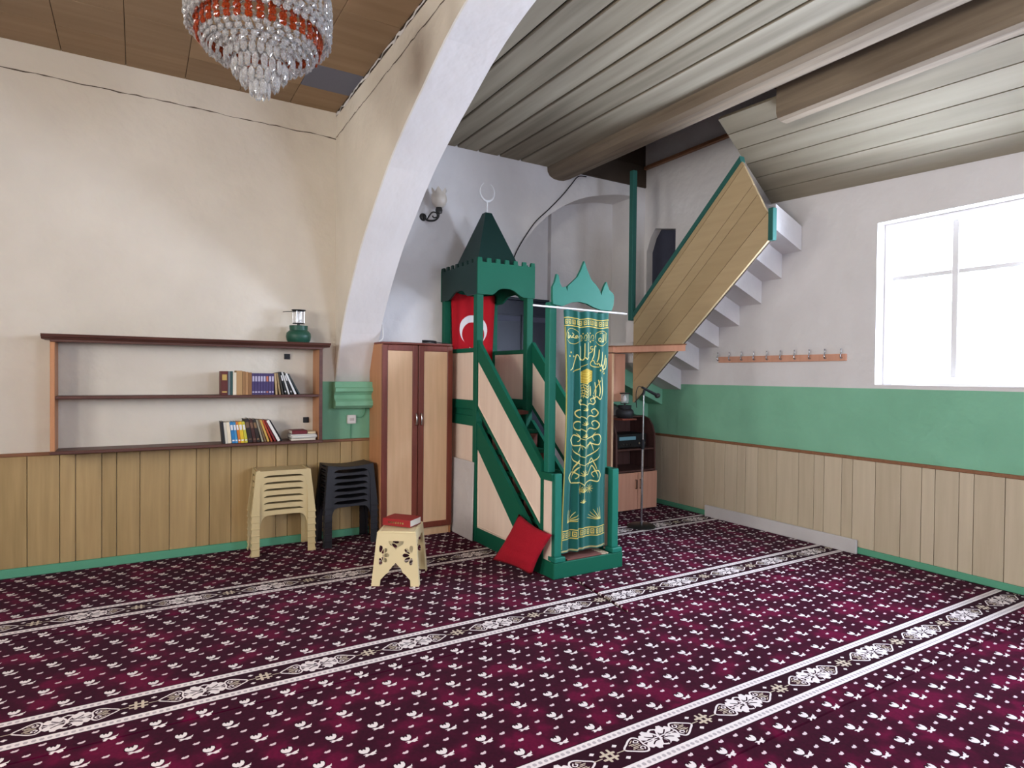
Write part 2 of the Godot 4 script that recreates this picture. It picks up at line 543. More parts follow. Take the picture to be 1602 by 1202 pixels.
# ---------------------------------------------------------------- the scene
func _ready() -> void:
	rng.seed = 7
	# camera
	var yaw := deg_to_rad(31.1)
	var pitch := deg_to_rad(-0.8)
	var roll := deg_to_rad(0.55)
	var fw := Vector3(sin(yaw) * cos(pitch), sin(pitch), -cos(yaw) * cos(pitch))
	var r0 := Vector3(cos(yaw), 0, sin(yaw))
	var u0 := r0.cross(fw)
	var rr := r0 * cos(roll) + u0 * sin(roll)
	var uu := -r0 * sin(roll) + u0 * cos(roll)
	var cam := Camera3D.new()
	cam.name = "camera"
	cam.transform = Transform3D(Basis(rr, uu, -fw), Vector3(0, 1.55, 0))
	cam.fov = rad_to_deg(2.0 * atan(601.0 / 972.0))
	cam.near = 0.05
	cam.far = 60.0
	cam.current = true
	add_child(cam)
	# sky and exposure
	var sm := ProceduralSkyMaterial.new()
	sm.sky_top_color = c8(120, 160, 214)
	sm.sky_horizon_color = c8(214, 224, 236)
	sm.ground_horizon_color = c8(200, 200, 196)
	sm.ground_bottom_color = c8(150, 146, 138)
	var sky := Sky.new()
	sky.sky_material = sm
	var env := Environment.new()
	env.background_mode = Environment.BG_SKY
	env.sky = sky
	env.background_energy_multiplier = 2.0
	env.tonemap_mode = Environment.TONE_MAPPER_LINEAR
	env.tonemap_exposure = 1.0
	env.sdfgi_enabled = true
	env.ssao_enabled = true
	env.ssil_enabled = true
	var we := WorldEnvironment.new()
	we.name = "environment"
	we.environment = env
	add_child(we)
	# daylight in the window openings
	var cool := c8(214, 229, 255)
	var warm := c8(255, 252, 247)
	daylight(Vector3(5.76, 2.2, -2.45), PI / 2, Vector2(1.1, 1.4), 46.0, cool)
	daylight(Vector3(5.76, 2.2, 0.0), PI / 2, Vector2(1.2, 1.4), 12.0, cool)
	daylight(Vector3(3.7, 2.2, 3.26), 0.0, Vector2(1.4, 1.4), 25.0, cool)
	daylight(Vector3(-0.6, 2.2, 3.26), 0.0, Vector2(1.4, 1.4), 9.0, warm)
	daylight(Vector3(-3.56, 2.2, -2.7), -PI / 2, Vector2(1.4, 1.4), 16.0, warm)
	daylight(Vector3(-3.56, 2.2, -0.3), -PI / 2, Vector2(1.4, 1.4), 38.0, warm)
	materials()
	room()
	stairs()
	carpets()
	minbar()
	furniture()
	books()
	stools()
	small_things()
	chandelier()

func daylight(at: Vector3, turn: float, size: Vector2, energy: float, color: Color) -> void:
	var l := AreaLight3D.new()
	l.name = numbered("window_daylight")
	l.position = at
	l.rotation.y = turn
	l.area_size = size
	l.light_color = color
	l.light_energy = energy
	l.area_range = 14.0
	l.area_attenuation = 2.0
	l.shadow_enabled = true
	add_child(l)

func materials() -> void:
	M.cream = plaster(c8(220, 211, 197), 0.035, 5)  # warm light of the left bay put into this plaster colour
	M.white = plaster(c8(222, 217, 215), 0.03, 6)
	M.dado = plaster(c8(132, 188, 156), 0.03, 7)
	M.crack = mat(c8(96, 84, 72), 0.95)
	M.teal = mat(c8(92, 160, 128), 0.55)
	M.pine = []
	for k in 3: M.pine.append(grain(c8(158 + k * 6, 132 + k * 5, 88 + k * 5), c8(178 + k * 5, 150 + k * 5, 104 + k * 4), 1, 0.45, 30 + k, 5.0))
	M.pine_slope = []
	for k in 3: M.pine_slope.append(grain(c8(166 + k * 4, 143 + k * 4, 107 + k * 4), c8(174 + k * 4, 151 + k * 4, 114 + k * 4), 2, 0.45, 33 + k, 5.0))
	M.rail_wood = grain(c8(126, 84, 58), c8(152, 106, 76), 0, 0.5, 36)
	M.grey_wood = []
	for k in 3: M.grey_wood.append(grain(c8(112 + k * 6, 102 + k * 6, 84 + k * 6), c8(152 + k * 5, 142 + k * 5, 122 + k * 5), 2, 0.8, 40 + k, 1.6))
	M.beam_wood = grain(c8(104, 90, 74), c8(140, 124, 104), 2, 0.85, 44, 3.0)
	M.dark_wood = mat(c8(70, 58, 48), 0.9)
	M.brown_panel = []
	for k in 3: M.brown_panel.append(grain(c8(134 + k * 6, 110 + k * 5, 84 + k * 4), c8(148 + k * 6, 124 + k * 5, 98 + k * 4), 0, 0.85, 47 + k, 2.0))
	M.blue_panel = mat(c8(108, 110, 124), 0.85)
	M.green = mat(c8(16, 90, 68), 0.6, 0.0, 0.3)
	M.gate_green = mat(c8(24, 106, 88), 0.5, 0.0, 0.35)
	M.stair_green = mat(c8(44, 92, 84), 0.6, 0.0, 0.3)
	M.glare_pine = []
	for k in 3: M.glare_pine.append(grain(c8(186 + k * 5, 170 + k * 5, 144 + k * 5), c8(198 + k * 4, 182 + k * 4, 156 + k * 4), 1, 0.45, 80 + k, 5.0))  # pine boards lightened, window glare put into the colour
	M.walnut = grain(c8(84, 56, 52), c8(102, 70, 64), 1, 0.45, 84, 5.0)
	M.green_roof = mat(c8(18, 46, 42), 0.5)
	M.panel = grain(c8(226, 202, 184), c8(238, 216, 198), 1, 0.5, 51, 3.0)
	M.cherry = grain(c8(104, 50, 38), c8(124, 62, 48), 1, 0.4, 53, 6.0)
	M.maple = grain(c8(204, 168, 132), c8(216, 180, 144), 1, 0.45, 54, 5.0)
	M.beech = grain(c8(180, 124, 84), c8(194, 138, 98), 1, 0.45, 55, 5.0)
	M.peach = grain(c8(204, 148, 122), c8(216, 162, 136), 1, 0.45, 56, 5.0)
	M.shelf_edge = grain(c8(80, 50, 44), c8(102, 66, 56), 0, 0.45, 57, 5.0)
	M.black = mat(c8(26, 26, 30), 0.5)
	M.dark_plastic = mat(c8(38, 37, 42), 0.42)
	M.beige_plastic = mat(c8(206, 186, 140), 0.35)
	M.stool_plastic = mat(c8(222, 204, 160), 0.35)
	M.steel = mat(c8(190, 190, 194), 0.25, 1.0)
	M.dark_metal = mat(c8(60, 58, 56), 0.4, 0.8)
	M.white_paint = mat(c8(232, 230, 228), 0.5)
	M.paper = mat(c8(226, 220, 206), 0.9)
	M.red_cloth = mat(c8(156, 14, 34), 0.95)
	M.red_cloth.heightmap_enabled = true
	M.red_cloth.heightmap_texture = noise_tex(0.05, Color.BLACK, Color.WHITE, 61, 256, 3)
	M.red_cloth.heightmap_scale = 0.3
	M.red_cloth.uv1_triplanar = true
	M.red_cloth.uv1_scale = Vector3.ONE * 4.0
	M.slate = mat(c8(62, 64, 80), 0.6)
	M.navy = mat(c8(34, 38, 52), 0.45)
	M.tank_green = mat(c8(34, 78, 62), 0.4)
	M.glass = mat(Color(0.96, 0.97, 0.98, 0.12), 0.05)
	M.glass.transparency = BaseMaterial3D.TRANSPARENCY_ALPHA
	M.frosted = mat(c8(196, 184, 170), 0.3)
	M.frosted.backlight_enabled = true
	M.frosted.backlight = Color(0.5, 0.47, 0.42)
	M.crystal = mat(Color(0.98, 0.98, 0.98, 0.16), 0.02, 0.0, 0.7)
	M.crystal.refraction_enabled = true
	M.crystal.refraction_scale = 0.05
	M.crystal.transparency = BaseMaterial3D.TRANSPARENCY_ALPHA
	M.amber = mat(Color(0.72, 0.26, 0.08, 0.4), 0.05, 0.0, 0.6)
	M.amber.refraction_enabled = true
	M.amber.refraction_scale = 0.05
	M.amber.transparency = BaseMaterial3D.TRANSPARENCY_ALPHA
	M.brass = mat(c8(196, 170, 120), 0.25, 1.0)
	M.brown_rug = mat(c8(108, 66, 58), 0.95)
	M.mat_border = plaster(c8(196, 172, 140), 0.25, 71)
	M.mat_border.uv1_scale = Vector3.ONE * 9.0
	M.board_white = plaster(c8(206, 200, 198), 0.06, 72)
	M.display = mat(c8(70, 100, 110), 0.3)
	M.display.emission_enabled = true
	M.display.emission = c8(120, 170, 190)
	M.display.emission_energy_multiplier = 0.25

# ---------------------------------------------------------------- room
func window_in(n: int, centre: Vector3, turn: float, w: float, h: float, label: String) -> void:
	var o := setting("window_%d" % n, label, "window")
	o.position = centre
	o.rotation.y = turn
	for s in [-1.0, 1.0]:
		box("window_frame", o, Vector3(s * (w / 2 - 0.035) - 0.035, -h / 2, -0.03), Vector3(s * (w / 2 - 0.035) + 0.035, h / 2, 0.03), M.white_paint)
		box("window_frame", o, Vector3(-w / 2 + 0.07, s * (h / 2 - 0.035) - 0.035, -0.03), Vector3(w / 2 - 0.07, s * (h / 2 - 0.035) + 0.035, 0.03), M.white_paint)
	box("mullion", o, Vector3(-0.025, -h / 2 + 0.07, -0.025), Vector3(0.025, h / 2 - 0.07, 0.025), M.white_paint)
	box("transom", o, Vector3(-w / 2 + 0.07, 0.2, -0.02), Vector3(w / 2 - 0.07, 0.24, 0.02), M.white_paint)
	for s in [-1.0, 1.0]:
		var c: float = s * (w / 4 - 0.02)
		box("pane", o, Vector3(c - w / 4 + 0.045, -h / 2 + 0.07, -0.003), Vector3(c + w / 4 - 0.045, 0.2, 0.003), M.glass, 0.0)
		box("pane", o, Vector3(c - w / 4 + 0.045, 0.24, -0.003), Vector3(c + w / 4 - 0.045, h / 2 - 0.07, 0.003), M.glass, 0.0)

func crack_line(parent: Node, pts: Array, n: Vector3, w: float, called := "crack", mt: Material = null) -> void:
	# an irregular open crack: a thin jagged sliver lying on the plaster
	var st := begin()
	for i in pts.size() - 1:
		var a: Vector3 = pts[i]
		var b: Vector3 = pts[i + 1]
		var d := (b - a).normalized()
		var s := d.cross(n).normalized()
		var steps := int(a.distance_to(b) / 0.06) + 1
		var last := 0.5
		var lo := 0.0
		for k in steps:
			var wid := w * rng.randf_range(0.25, 1.0)
			var off := rng.randf_range(-0.5, 0.5) * w
			var p := a.lerp(b, float(k) / steps) + s * lo
			var q := a.lerp(b, float(k + 1) / steps) + s * off
			face(st, [p - s * last * w * 0.5 + n * 0.002, q - s * wid * 0.5 + n * 0.002, q + s * wid * 0.5 + n * 0.002, p + s * last * w * 0.5 + n * 0.002], n)
			last = wid / w
			lo = off
	part(called, finish(st), mt if mt else M.crack, parent)

func room() -> void:
	var o := setting("floor", "stone floor slab beneath the carpets", "floor")
	box("slab", o, Vector3(-3.6, -0.2, -6.8), Vector3(5.9, -0.014, 3.4), M.dark_wood, 0.0)
	# back wall
	o = setting("wall_back", "plastered back wall, left part tinted by painted-in warm light, right part white with an arched recess")
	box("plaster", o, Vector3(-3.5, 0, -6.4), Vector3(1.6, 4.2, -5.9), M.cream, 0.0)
	var arch := smooth_path([Vector2(3.35, 2.35), Vector2(3.56, 2.84), Vector2(3.95, 3.32), Vector2(4.45, 3.63), Vector2(4.98, 3.77), Vector2(5.33, 3.80)], 5)
	var poly := PackedVector2Array([Vector2(1.6, 0), Vector2(1.6, 4.2), Vector2(4.47, 4.2), Vector2(4.47, 3.93), Vector2(5.8, 3.93), Vector2(5.8, 0), Vector2(5.33, 0)])
	for i in range(arch.size() - 1, -1, -1): poly.append(arch[i])
	poly.append(Vector2(3.35, 0))
	part("plaster", prism(poly, -6.4, -5.9), M.white, o)
	box("recess_back", o, Vector3(3.0, 0, -6.7), Vector3(5.8, 4.2, -6.4), M.white, 0.0)
	box("recess_pier", o, Vector3(4.36, 0, -6.4), Vector3(5.33, 3.9, -6.33), M.white, 0.0)
	box("painted_band", o, Vector3(1.44, 0.9, -5.9), Vector3(1.97, 1.475, -5.896), M.dado, 0.0)
	crack_line(o, [Vector3(-0.9, 3.79, -5.9), Vector3(1.6, 3.76, -5.9)], Vector3(0, 0, 1), 0.012)
	# arch carried on a green corbel
	o = setting("wall_arch", "wide pointed plaster arch between the two bays", "arch")
	var half := smooth_path([Vector2(-5.9, 1.47), Vector2(-5.64, 2.02), Vector2(-5.22, 2.53), Vector2(-4.88, 2.82), Vector2(-4.4, 3.16), Vector2(-3.85, 3.43), Vector2(-3.25, 3.67), Vector2(-2.3, 3.84)], 6)
	poly = PackedVector2Array()
	for p in half: poly.append(p)
	for i in range(half.size() - 2, -1, -1): poly.append(Vector2(-4.6 - half[i].x, half[i].y))
	for p in [Vector2(1.3, 0), Vector2(3.0, 0), Vector2(3.0, 4.2), Vector2(-5.9, 4.2)]: poly.append(p)
	part("plaster", prism_x(poly, 1.612, 1.97), M.white, o)
	part("plaster", prism_x(poly, 1.6, 1.612), M.cream, o)  # thin facing on the left side, warm light put into its colour
	crack_line(o, [Vector3(1.6, 3.77, -5.9), Vector3(1.6, 3.81, -4.5), Vector3(1.6, 3.84, -3.2)], Vector3(-1, 0, 0), 0.012)
	crack_line(o, [Vector3(1.6, 3.985, -5.9), Vector3(1.6, 3.985, -2.5)], Vector3(-1, 0, 0), 0.035, "plaster_edge", M.white)
	part("corbel", prism_x(pv([-5.9, 1.225, -5.79, 1.225, -5.755, 1.25, -5.755, 1.29, -5.79, 1.315, -5.8, 1.35, -5.775, 1.375, -5.755, 1.385, -5.755, 1.415, -5.775, 1.425, -5.775, 1.474, -5.9, 1.474]), 1.57, 1.95), M.dado, o)
	# right wall with two windows and a door recess by the stairs
	o = setting("wall_right", "white plaster wall with a pale green painted band")
	var c := CSGBox3D.new()
	c.size = Vector3(0.3, 5.3, 9.7)
	c.position = Vector3(5.65, 2.65, -1.85)
	for z in [[-3.0, -1.9], [-0.6, 0.6]]:
		var q := cut_box(Vector3(5.4, 1.5, z[0]), Vector3(5.9, 2.9, z[1]))
		q.position -= c.position
		c.add_child(q)
	var dp := CSGPolygon3D.new()
	dp.polygon = pv([-5.86, 1.7, -5.86, 3.12, -5.79, 3.29, -5.71, 3.39, -5.37, 3.32, -5.37, 1.7])
	dp.depth = 0.24
	dp.operation = CSGShape3D.OPERATION_SUBTRACTION
	dp.transform = Transform3D(Basis(Vector3.BACK, Vector3.UP, Vector3.LEFT), Vector3(5.45, 0, 0) - c.position)
	c.add_child(dp)
	solid("plaster", c, M.white, o)
	box("painted_band", o, Vector3(5.496, 0.84, -5.9), Vector3(5.5, 1.465, 3.0), M.dado, 0.0)
	o = setting("door_1", "slate coloured panel painted as the dark of the doorway above the stair foot", "door")
	part("door_leaf", prism_x(pv([-5.86, 1.71, -5.86, 3.12, -5.79, 3.29, -5.71, 3.385, -5.375, 3.315, -5.375, 1.71]), 5.6, 5.64), M.slate, o)  # added panel, coloured like the unlit inside of the open doorway
	box("handle", o, Vector3(5.575, 2.35, -5.44), Vector3(5.6, 2.45, -5.42), M.dark_metal)
	window_in(1, Vector3(5.65, 2.2, -2.45), PI / 2, 1.1, 1.4, "white framed window in the right wall beside the hook rail")
	window_in(2, Vector3(5.65, 2.2, 0.0), PI / 2, 1.2, 1.4, "white framed window in the right wall by the entrance")
	# wall behind the camera and left wall
	o = setting("wall_front", "white plaster wall with two windows opposite the pulpit")
	c = CSGBox3D.new()
	c.size = Vector3(9.4, 4.3, 0.3)
	c.position = Vector3(1.1, 2.15, 3.15)
	for x in [[3.0, 4.4], [-1.3, 0.1]]:
		var q := cut_box(Vector3(x[0], 1.5, 2.9), Vector3(x[1], 2.9, 3.4))
		q.position -= c.position
		c.add_child(q)
	solid("plaster", c, M.white, o)
	window_in(3, Vector3(3.7, 2.2, 3.15), 0.0, 1.4, 1.4, "white framed window in the front wall of the right bay")
	window_in(4, Vector3(-0.6, 2.2, 3.15), 0.0, 1.4, 1.4, "white framed window in the front wall of the left bay")
	o = setting("wall_left", "plaster wall closing the left bay, warm light painted into its cream tone")
	c = CSGBox3D.new()
	c.size = Vector3(0.4, 4.2, 9.7)
	c.position = Vector3(-3.4, 2.1, -1.55)
	for zz in [[-3.4, -2.0], [-1.0, 0.4]]:
		var q := cut_box(Vector3(-3.7, 1.5, zz[0]), Vector3(-3.1, 2.9, zz[1]))
		q.position -= c.position
		c.add_child(q)
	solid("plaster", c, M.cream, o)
	window_in(5, Vector3(-3.42, 2.2, -2.7), PI / 2, 1.4, 1.4, "white framed window in the left wall nearer the shelf")
	window_in(6, Vector3(-3.42, 2.2, -0.3), PI / 2, 1.4, 1.4, "white framed window in the left wall nearer the entrance")
	# panelling on the back wall, board by board
	o = setting("trim_1", "varnished pine board panelling under the bookshelf", "panelling")
	var xs := [1.955, 1.76, 1.65, 1.44, 1.34, 1.17, 1.07, 0.91, 0.70]
	var step := [0.21, 0.16, 0.1, 0.17, 0.1, 0.2]
	while xs[-1] > -3.1: xs.append(xs[-1] - step[xs.size() % 6])
	for i in xs.size() - 1:
		box("plank", o, Vector3(xs[i + 1] + 0.002, 0.07, -5.896), Vector3(xs[i] - 0.002, 0.905, -5.875), M.pine[(i * 2 + i / 3) % 3], 0.003)
	box("cap_rail", o, Vector3(-3.2, 0.905, -5.9), Vector3(1.96, 0.93, -5.868), M.rail_wood)
	o = setting("baseboard_back", "sea green painted baseboard below the pine panelling", "baseboard")
	box("board", o, Vector3(-3.2, 0, -5.9), Vector3(1.96, 0.07, -5.865), M.teal)
	# panelling on the right wall
	o = setting("trim_2", "board panelling along the right wall, paled by painted-in window glare", "panelling")
	var zs := [-5.9, -5.7, -5.52, -5.25, -5.02, -4.87, -4.72, -4.58, -4.42, -4.31, -4.16, -3.94, -3.7]
	while zs[-1] < 2.8: zs.append(zs[-1] + step[zs.size() % 6])
	for i in zs.size() - 1:
		box("plank", o, Vector3(5.475, 0.055, zs[i] + 0.002), Vector3(5.496, 0.83, zs[i + 1] - 0.002), M.glare_pine[(i + i / 4) % 3], 0.003)
	box("cap_rail", o, Vector3(5.468, 0.83, -5.9), Vector3(5.5, 0.858, 3.0), M.rail_wood)
	o = setting("baseboard_right", "sea green painted baseboard along the right wall", "baseboard")
	box("board", o, Vector3(5.465, 0, -5.9), Vector3(5.5, 0.055, 3.0), M.teal)
	# ceiling of the right bay, plank by plank
	o = setting("ceiling_right", "weathered grey plank ceiling over the right bay", "ceiling")
	box("backing", o, Vector3(1.6, 3.965, -5.9), Vector3(4.47, 4.15, 3.2), M.dark_wood, 0.0)
	box("backing", o, Vector3(4.47, 3.965, -3.35), Vector3(5.5, 4.15, 3.2), M.dark_wood, 0.0)
	var edge := [1.97, 2.0885, 2.343, 2.5975, 2.852, 3.1065, 3.361, 3.632, 4.03]
	for k in 8: box("plank", o, Vector3(edge[k] + 0.012, 3.93, -5.9), Vector3(edge[k + 1] - 0.012, 3.958, 3.0), M.grey_wood[(k * 2) % 3], 0.006)
	for k in 3: box("plank", o, Vector3(4.64 + k * 0.29, 3.93, -3.35), Vector3(4.91 + k * 0.29, 3.958, 3.0), M.grey_wood[k % 3], 0.006)
	o = setting("ceiling_beam", "heavy rounded timber beam under the plank ceiling", "beam")
	part("timber", prism(pv([4.0, 3.95, 4.005, 3.88, 4.035, 3.835, 4.09, 3.81, 4.16, 3.803, 4.23, 3.81, 4.31, 3.84, 4.40, 3.89, 4.47, 3.95]), -5.95, 3.0), M.beam_wood, o)
	part("timber", prism(pv([4.44, 3.96, 4.44, 3.70, 4.46, 3.66, 4.50, 3.645, 4.58, 3.645, 4.62, 3.67, 4.63, 3.71, 4.63, 3.96]), -3.25, 3.0), M.beam_wood, o)
	# opening above the stairs
	o = setting("trim_3", "dark stairwell opening in the ceiling with a reddish edge board", "opening")
	box("header", o, Vector3(4.45, 3.93, -6.3), Vector3(5.5, 4.2, -5.88), M.dark_wood)
	box("edge_board", o, Vector3(5.45, 4.15, -5.88), Vector3(5.5, 4.19, -3.3), M.rail_wood)
	box("loft_side", o, Vector3(4.35, 4.15, -5.9), Vector3(4.47, 5.3, 3.2), M.dark_wood, 0.0)
	box("loft_side", o, Vector3(4.1, 4.2, -6.3), Vector3(5.5, 5.3, -5.9), M.dark_wood, 0.0)
	box("loft_side", o, Vector3(4.47, 4.15, -3.45), Vector3(5.5, 5.3, -3.35), M.dark_wood, 0.0)
	box("loft_roof", o, Vector3(4.0, 5.3, -6.4), Vector3(5.9, 5.4, 3.3), M.dark_wood, 0.0)
	# sloping boarded soffit under the loft
	o = setting("trim_4", "sloping soffit of greyish boards beneath the loft", "soffit")
	var a := Vector3(4.45, 3.86, -3.85)
	var b := Vector3(5.5, 3.31, -4.06)
	for i in 6:
		var p := a.lerp(b, i / 6.0 + 0.004)
		var q := a.lerp(b, (i + 1) / 6.0 - 0.004)
		var d := Vector3(0, -0.05, 1) * 3.2
		var up := Vector3(0.02, 0.03, 0)
		var st := begin()
		face(st, [p, q, q + d, p + d], Vector3.DOWN)
		face(st, [p + up, q + up, q + d + up, p + d + up], Vector3.UP)
		face(st, [p, q, q + up, p + up], Vector3(0, 0, -1))
		face(st, [p + d, q + d, q + d + up, p + d + up], Vector3(0, 0, 1))
		face(st, [p, p + d, p + d + up, p + up], Vector3.LEFT)
		face(st, [q, q + d, q + d + up, q + up], Vector3.RIGHT)
		part("plank", finish(st), M.grey_wood[i % 3], o)
	# ceiling of the left bay
	o = setting("ceiling_left", "brown panelled ceiling with a blue grey patch in the corner", "ceiling")
	box("backing", o, Vector3(-3.3, 4.012, -5.95), Vector3(1.62, 4.2, 3.2), M.dark_wood, 0.0)
	for i in 12:
		for j in 21:
			var xx := 1.6 - i * 0.42
			var zz := -5.9 + j * 0.42
			if xx < -3.1 or zz > 2.9: continue
			var blue := i == 0 and j == 1
			box("panel", o, Vector3(maxf(xx - 0.418, -3.2), 4.0, zz + 0.002), Vector3(xx - 0.002, 4.012, minf(zz + 0.418, 3.0)), M.blue_panel if blue else M.brown_panel[rng.randi() % 3], 0.002)

func stairs() -> void:
	var o := thing("staircase", "white cantilevered stone stair with a slanting pine balustrade along the right wall", "staircase", Vector3(5.1, 0, -4.6))
	var off := -o.position
	var tips := [[1.0, -5.8], [1.21, -5.55], [1.4, -5.25], [1.63, -4.98], [1.88, -4.70], [2.10, -4.43], [2.31, -4.16], [2.54, -3.93], [2.78, -3.72], [3.02, -3.5]]
	for i in tips.size() - 1:
		var y: float = tips[i][0]
		var z: float = tips[i][1]
		var y1: float = tips[i + 1][0] - 0.002
		var z0 := maxf(z - 0.38, -5.89)
		var x0 := 4.735 if y < 2.7 else 5.1
		# the block grows thicker towards the wall: its underside slopes
		part("step", prism(pv([x0, y + (5.497 - x0) * 0.4, 5.497, y, 5.497, y1, x0, y1 + (5.497 - x0) * 0.4]), z0, z), M.dado if y < 1.25 else M.white, o, off)
	# balustrade: boards laid along the slope in the plane x = 4.70
	var low := func(z: float) -> float: return 2.76 + (z + 3.47) * 0.872
	var top := func(z: float) -> float: return 3.55 + (z + 3.80) * 0.943
	var cuts := [0.0, 0.08, 0.36, 0.5, 0.76, 1.0]
	for k in 5:
		var zy := PackedVector2Array()
		var pt := func(z: float, t: float) -> Vector2: return Vector2(z, lerpf(top.call(z) - 0.04, low.call(z), t))
		var z1 := -3.47
		var a0: float = cuts[k] + 0.003
		var b0: float = cuts[k + 1] - 0.003
		# the upper corner is cut off along a slanting line from (-3.80, 3.55) to (-3.50, 2.98)
		var lim := func(t: float) -> float:
			var zz := z1
			for s in 200:
				var p: Vector2 = pt.call(zz, t)
				if p.y > 3.55 - (p.x + 3.8) * 1.9: zz -= 0.002
			return zz
		zy.append(pt.call(-5.19, a0))
		zy.append(pt.call(lim.call(a0), a0))
		for s in [0.25, 0.5, 0.75]:
			var t := lerpf(a0, b0, s)
			zy.append(pt.call(lim.call(t), t))
		zy.append(pt.call(lim.call(b0), b0))
		zy.append(pt.call(-5.19, b0))
		part("plank", prism_x(zy, 4.69, 4.715), M.pine_slope[(k * 2) % 3], o, off)
	part("backing_board", prism_x(PackedVector2Array([Vector2(-5.19, top.call(-5.19) - 0.03), Vector2(-3.82, 3.5), Vector2(-3.5, 2.95), Vector2(-3.48, low.call(-3.48)), Vector2(-5.19, low.call(-5.19))]), 4.715, 4.73), M.dark_wood, o, off)
	part("handrail", prism_x(PackedVector2Array([Vector2(-5.19, top.call(-5.19) - 0.04), Vector2(-5.19, top.call(-5.19) + 0.01), Vector2(-3.79, 3.56), Vector2(-3.78, 3.51)]), 4.675, 4.735), M.stair_green, o, off)
	box("end_post", o, Vector3(4.68, 2.74, -3.49) + off, Vector3(4.735, 3.02, -3.44) + off, M.stair_green)
	box("newel_post", o, Vector3(4.66, 2.17, -5.25) + off, Vector3(4.72, 3.82, -5.19) + off, M.stair_green)

func carpets() -> void:
	var im := carpet_image()
	var m := carpet_material(im)
	var z0 := -5.899
	var seams := [-5.899, -4.494, -3.089, -1.684, -0.279, 1.126, 2.99]
	var words := ["burgundy floral prayer carpet strip along the back wall", "burgundy floral prayer carpet strip under the pulpit and stools", "burgundy floral prayer carpet strip across the middle of the floor", "burgundy floral prayer carpet strip nearest the bottom of the photo", "burgundy floral prayer carpet strip behind the viewer", "burgundy floral prayer carpet strip along the front wall"]
	for i in 6:
		var a: float = seams[i]
		var b: float = seams[i + 1]
		if i == 1:
			carpet_piece(pv([-3.2, a, 2.93, a, 2.76, b, -3.2, b]), m, words[i], 0.0)
			carpet_piece(pv([2.95, a, 5.46, a, 5.46, b, 2.785, b]), m, "burgundy floral prayer carpet piece beside the pulpit up to the right wall", 0.06)
		elif i == 5:
			carpet_piece(pv([-3.2, a, 1.59, a, 1.59, b, -3.2, b]), m, "burgundy floral prayer carpet piece along the front wall, left bay", 0.0)
			carpet_piece(pv([1.98, a, 5.46, a, 5.46, b, 1.98, b]), m, "burgundy floral prayer carpet piece along the front wall, right bay", 0.0)
		else:
			carpet_piece(pv([-3.2, a, 5.46, a, 5.46, b, -3.2, b]), m, words[i], 0.0)

func carpet_piece(xz: PackedVector2Array, m: Material, label: String, shift: float) -> void:
	# a thin mat whose edges are rounded down; the print follows the floor
	var st := SurfaceTool.new()
	st.begin(Mesh.PRIMITIVE_TRIANGLES)
	st.set_smooth_group(-1)
	var v := func(p: Vector2, y: float) -> void:
		st.set_uv(Vector2((p.x + shift) / CARPET_W, (p.y + 4.494) / CARPET_H))
		st.add_vertex(Vector3(p.x, y, p.y))
	var c := (xz[0] + xz[1] + xz[2] + xz[3]) / 4
	var inn := PackedVector2Array()
	for p in xz: inn.append(Vector2(p.x + signf(c.x - p.x) * 0.006, p.y + signf(c.y - p.y) * 0.006))
	for t in [[0, 1, 2], [0, 2, 3]]:
		for k in t: v.call(inn[k], 0.0)
	for i in 4:
		var j := (i + 1) % 4
		for e in [[inn, i, 0.0], [xz, i, -0.006], [xz, j, -0.006], [inn, i, 0.0], [xz, j, -0.006], [inn, j, 0.0]]: v.call(e[0][e[1]], e[2])
		for e in [[xz, i, -0.006], [xz, i, -0.013], [xz, j, -0.013], [xz, i, -0.006], [xz, j, -0.013], [xz, j, -0.006]]: v.call(e[0][e[1]], e[2])
	st.generate_normals()
	var o := part(numbered("carpet"), st.commit(), m, self)
	tag(o, label, "carpet", "prayer carpet strips")

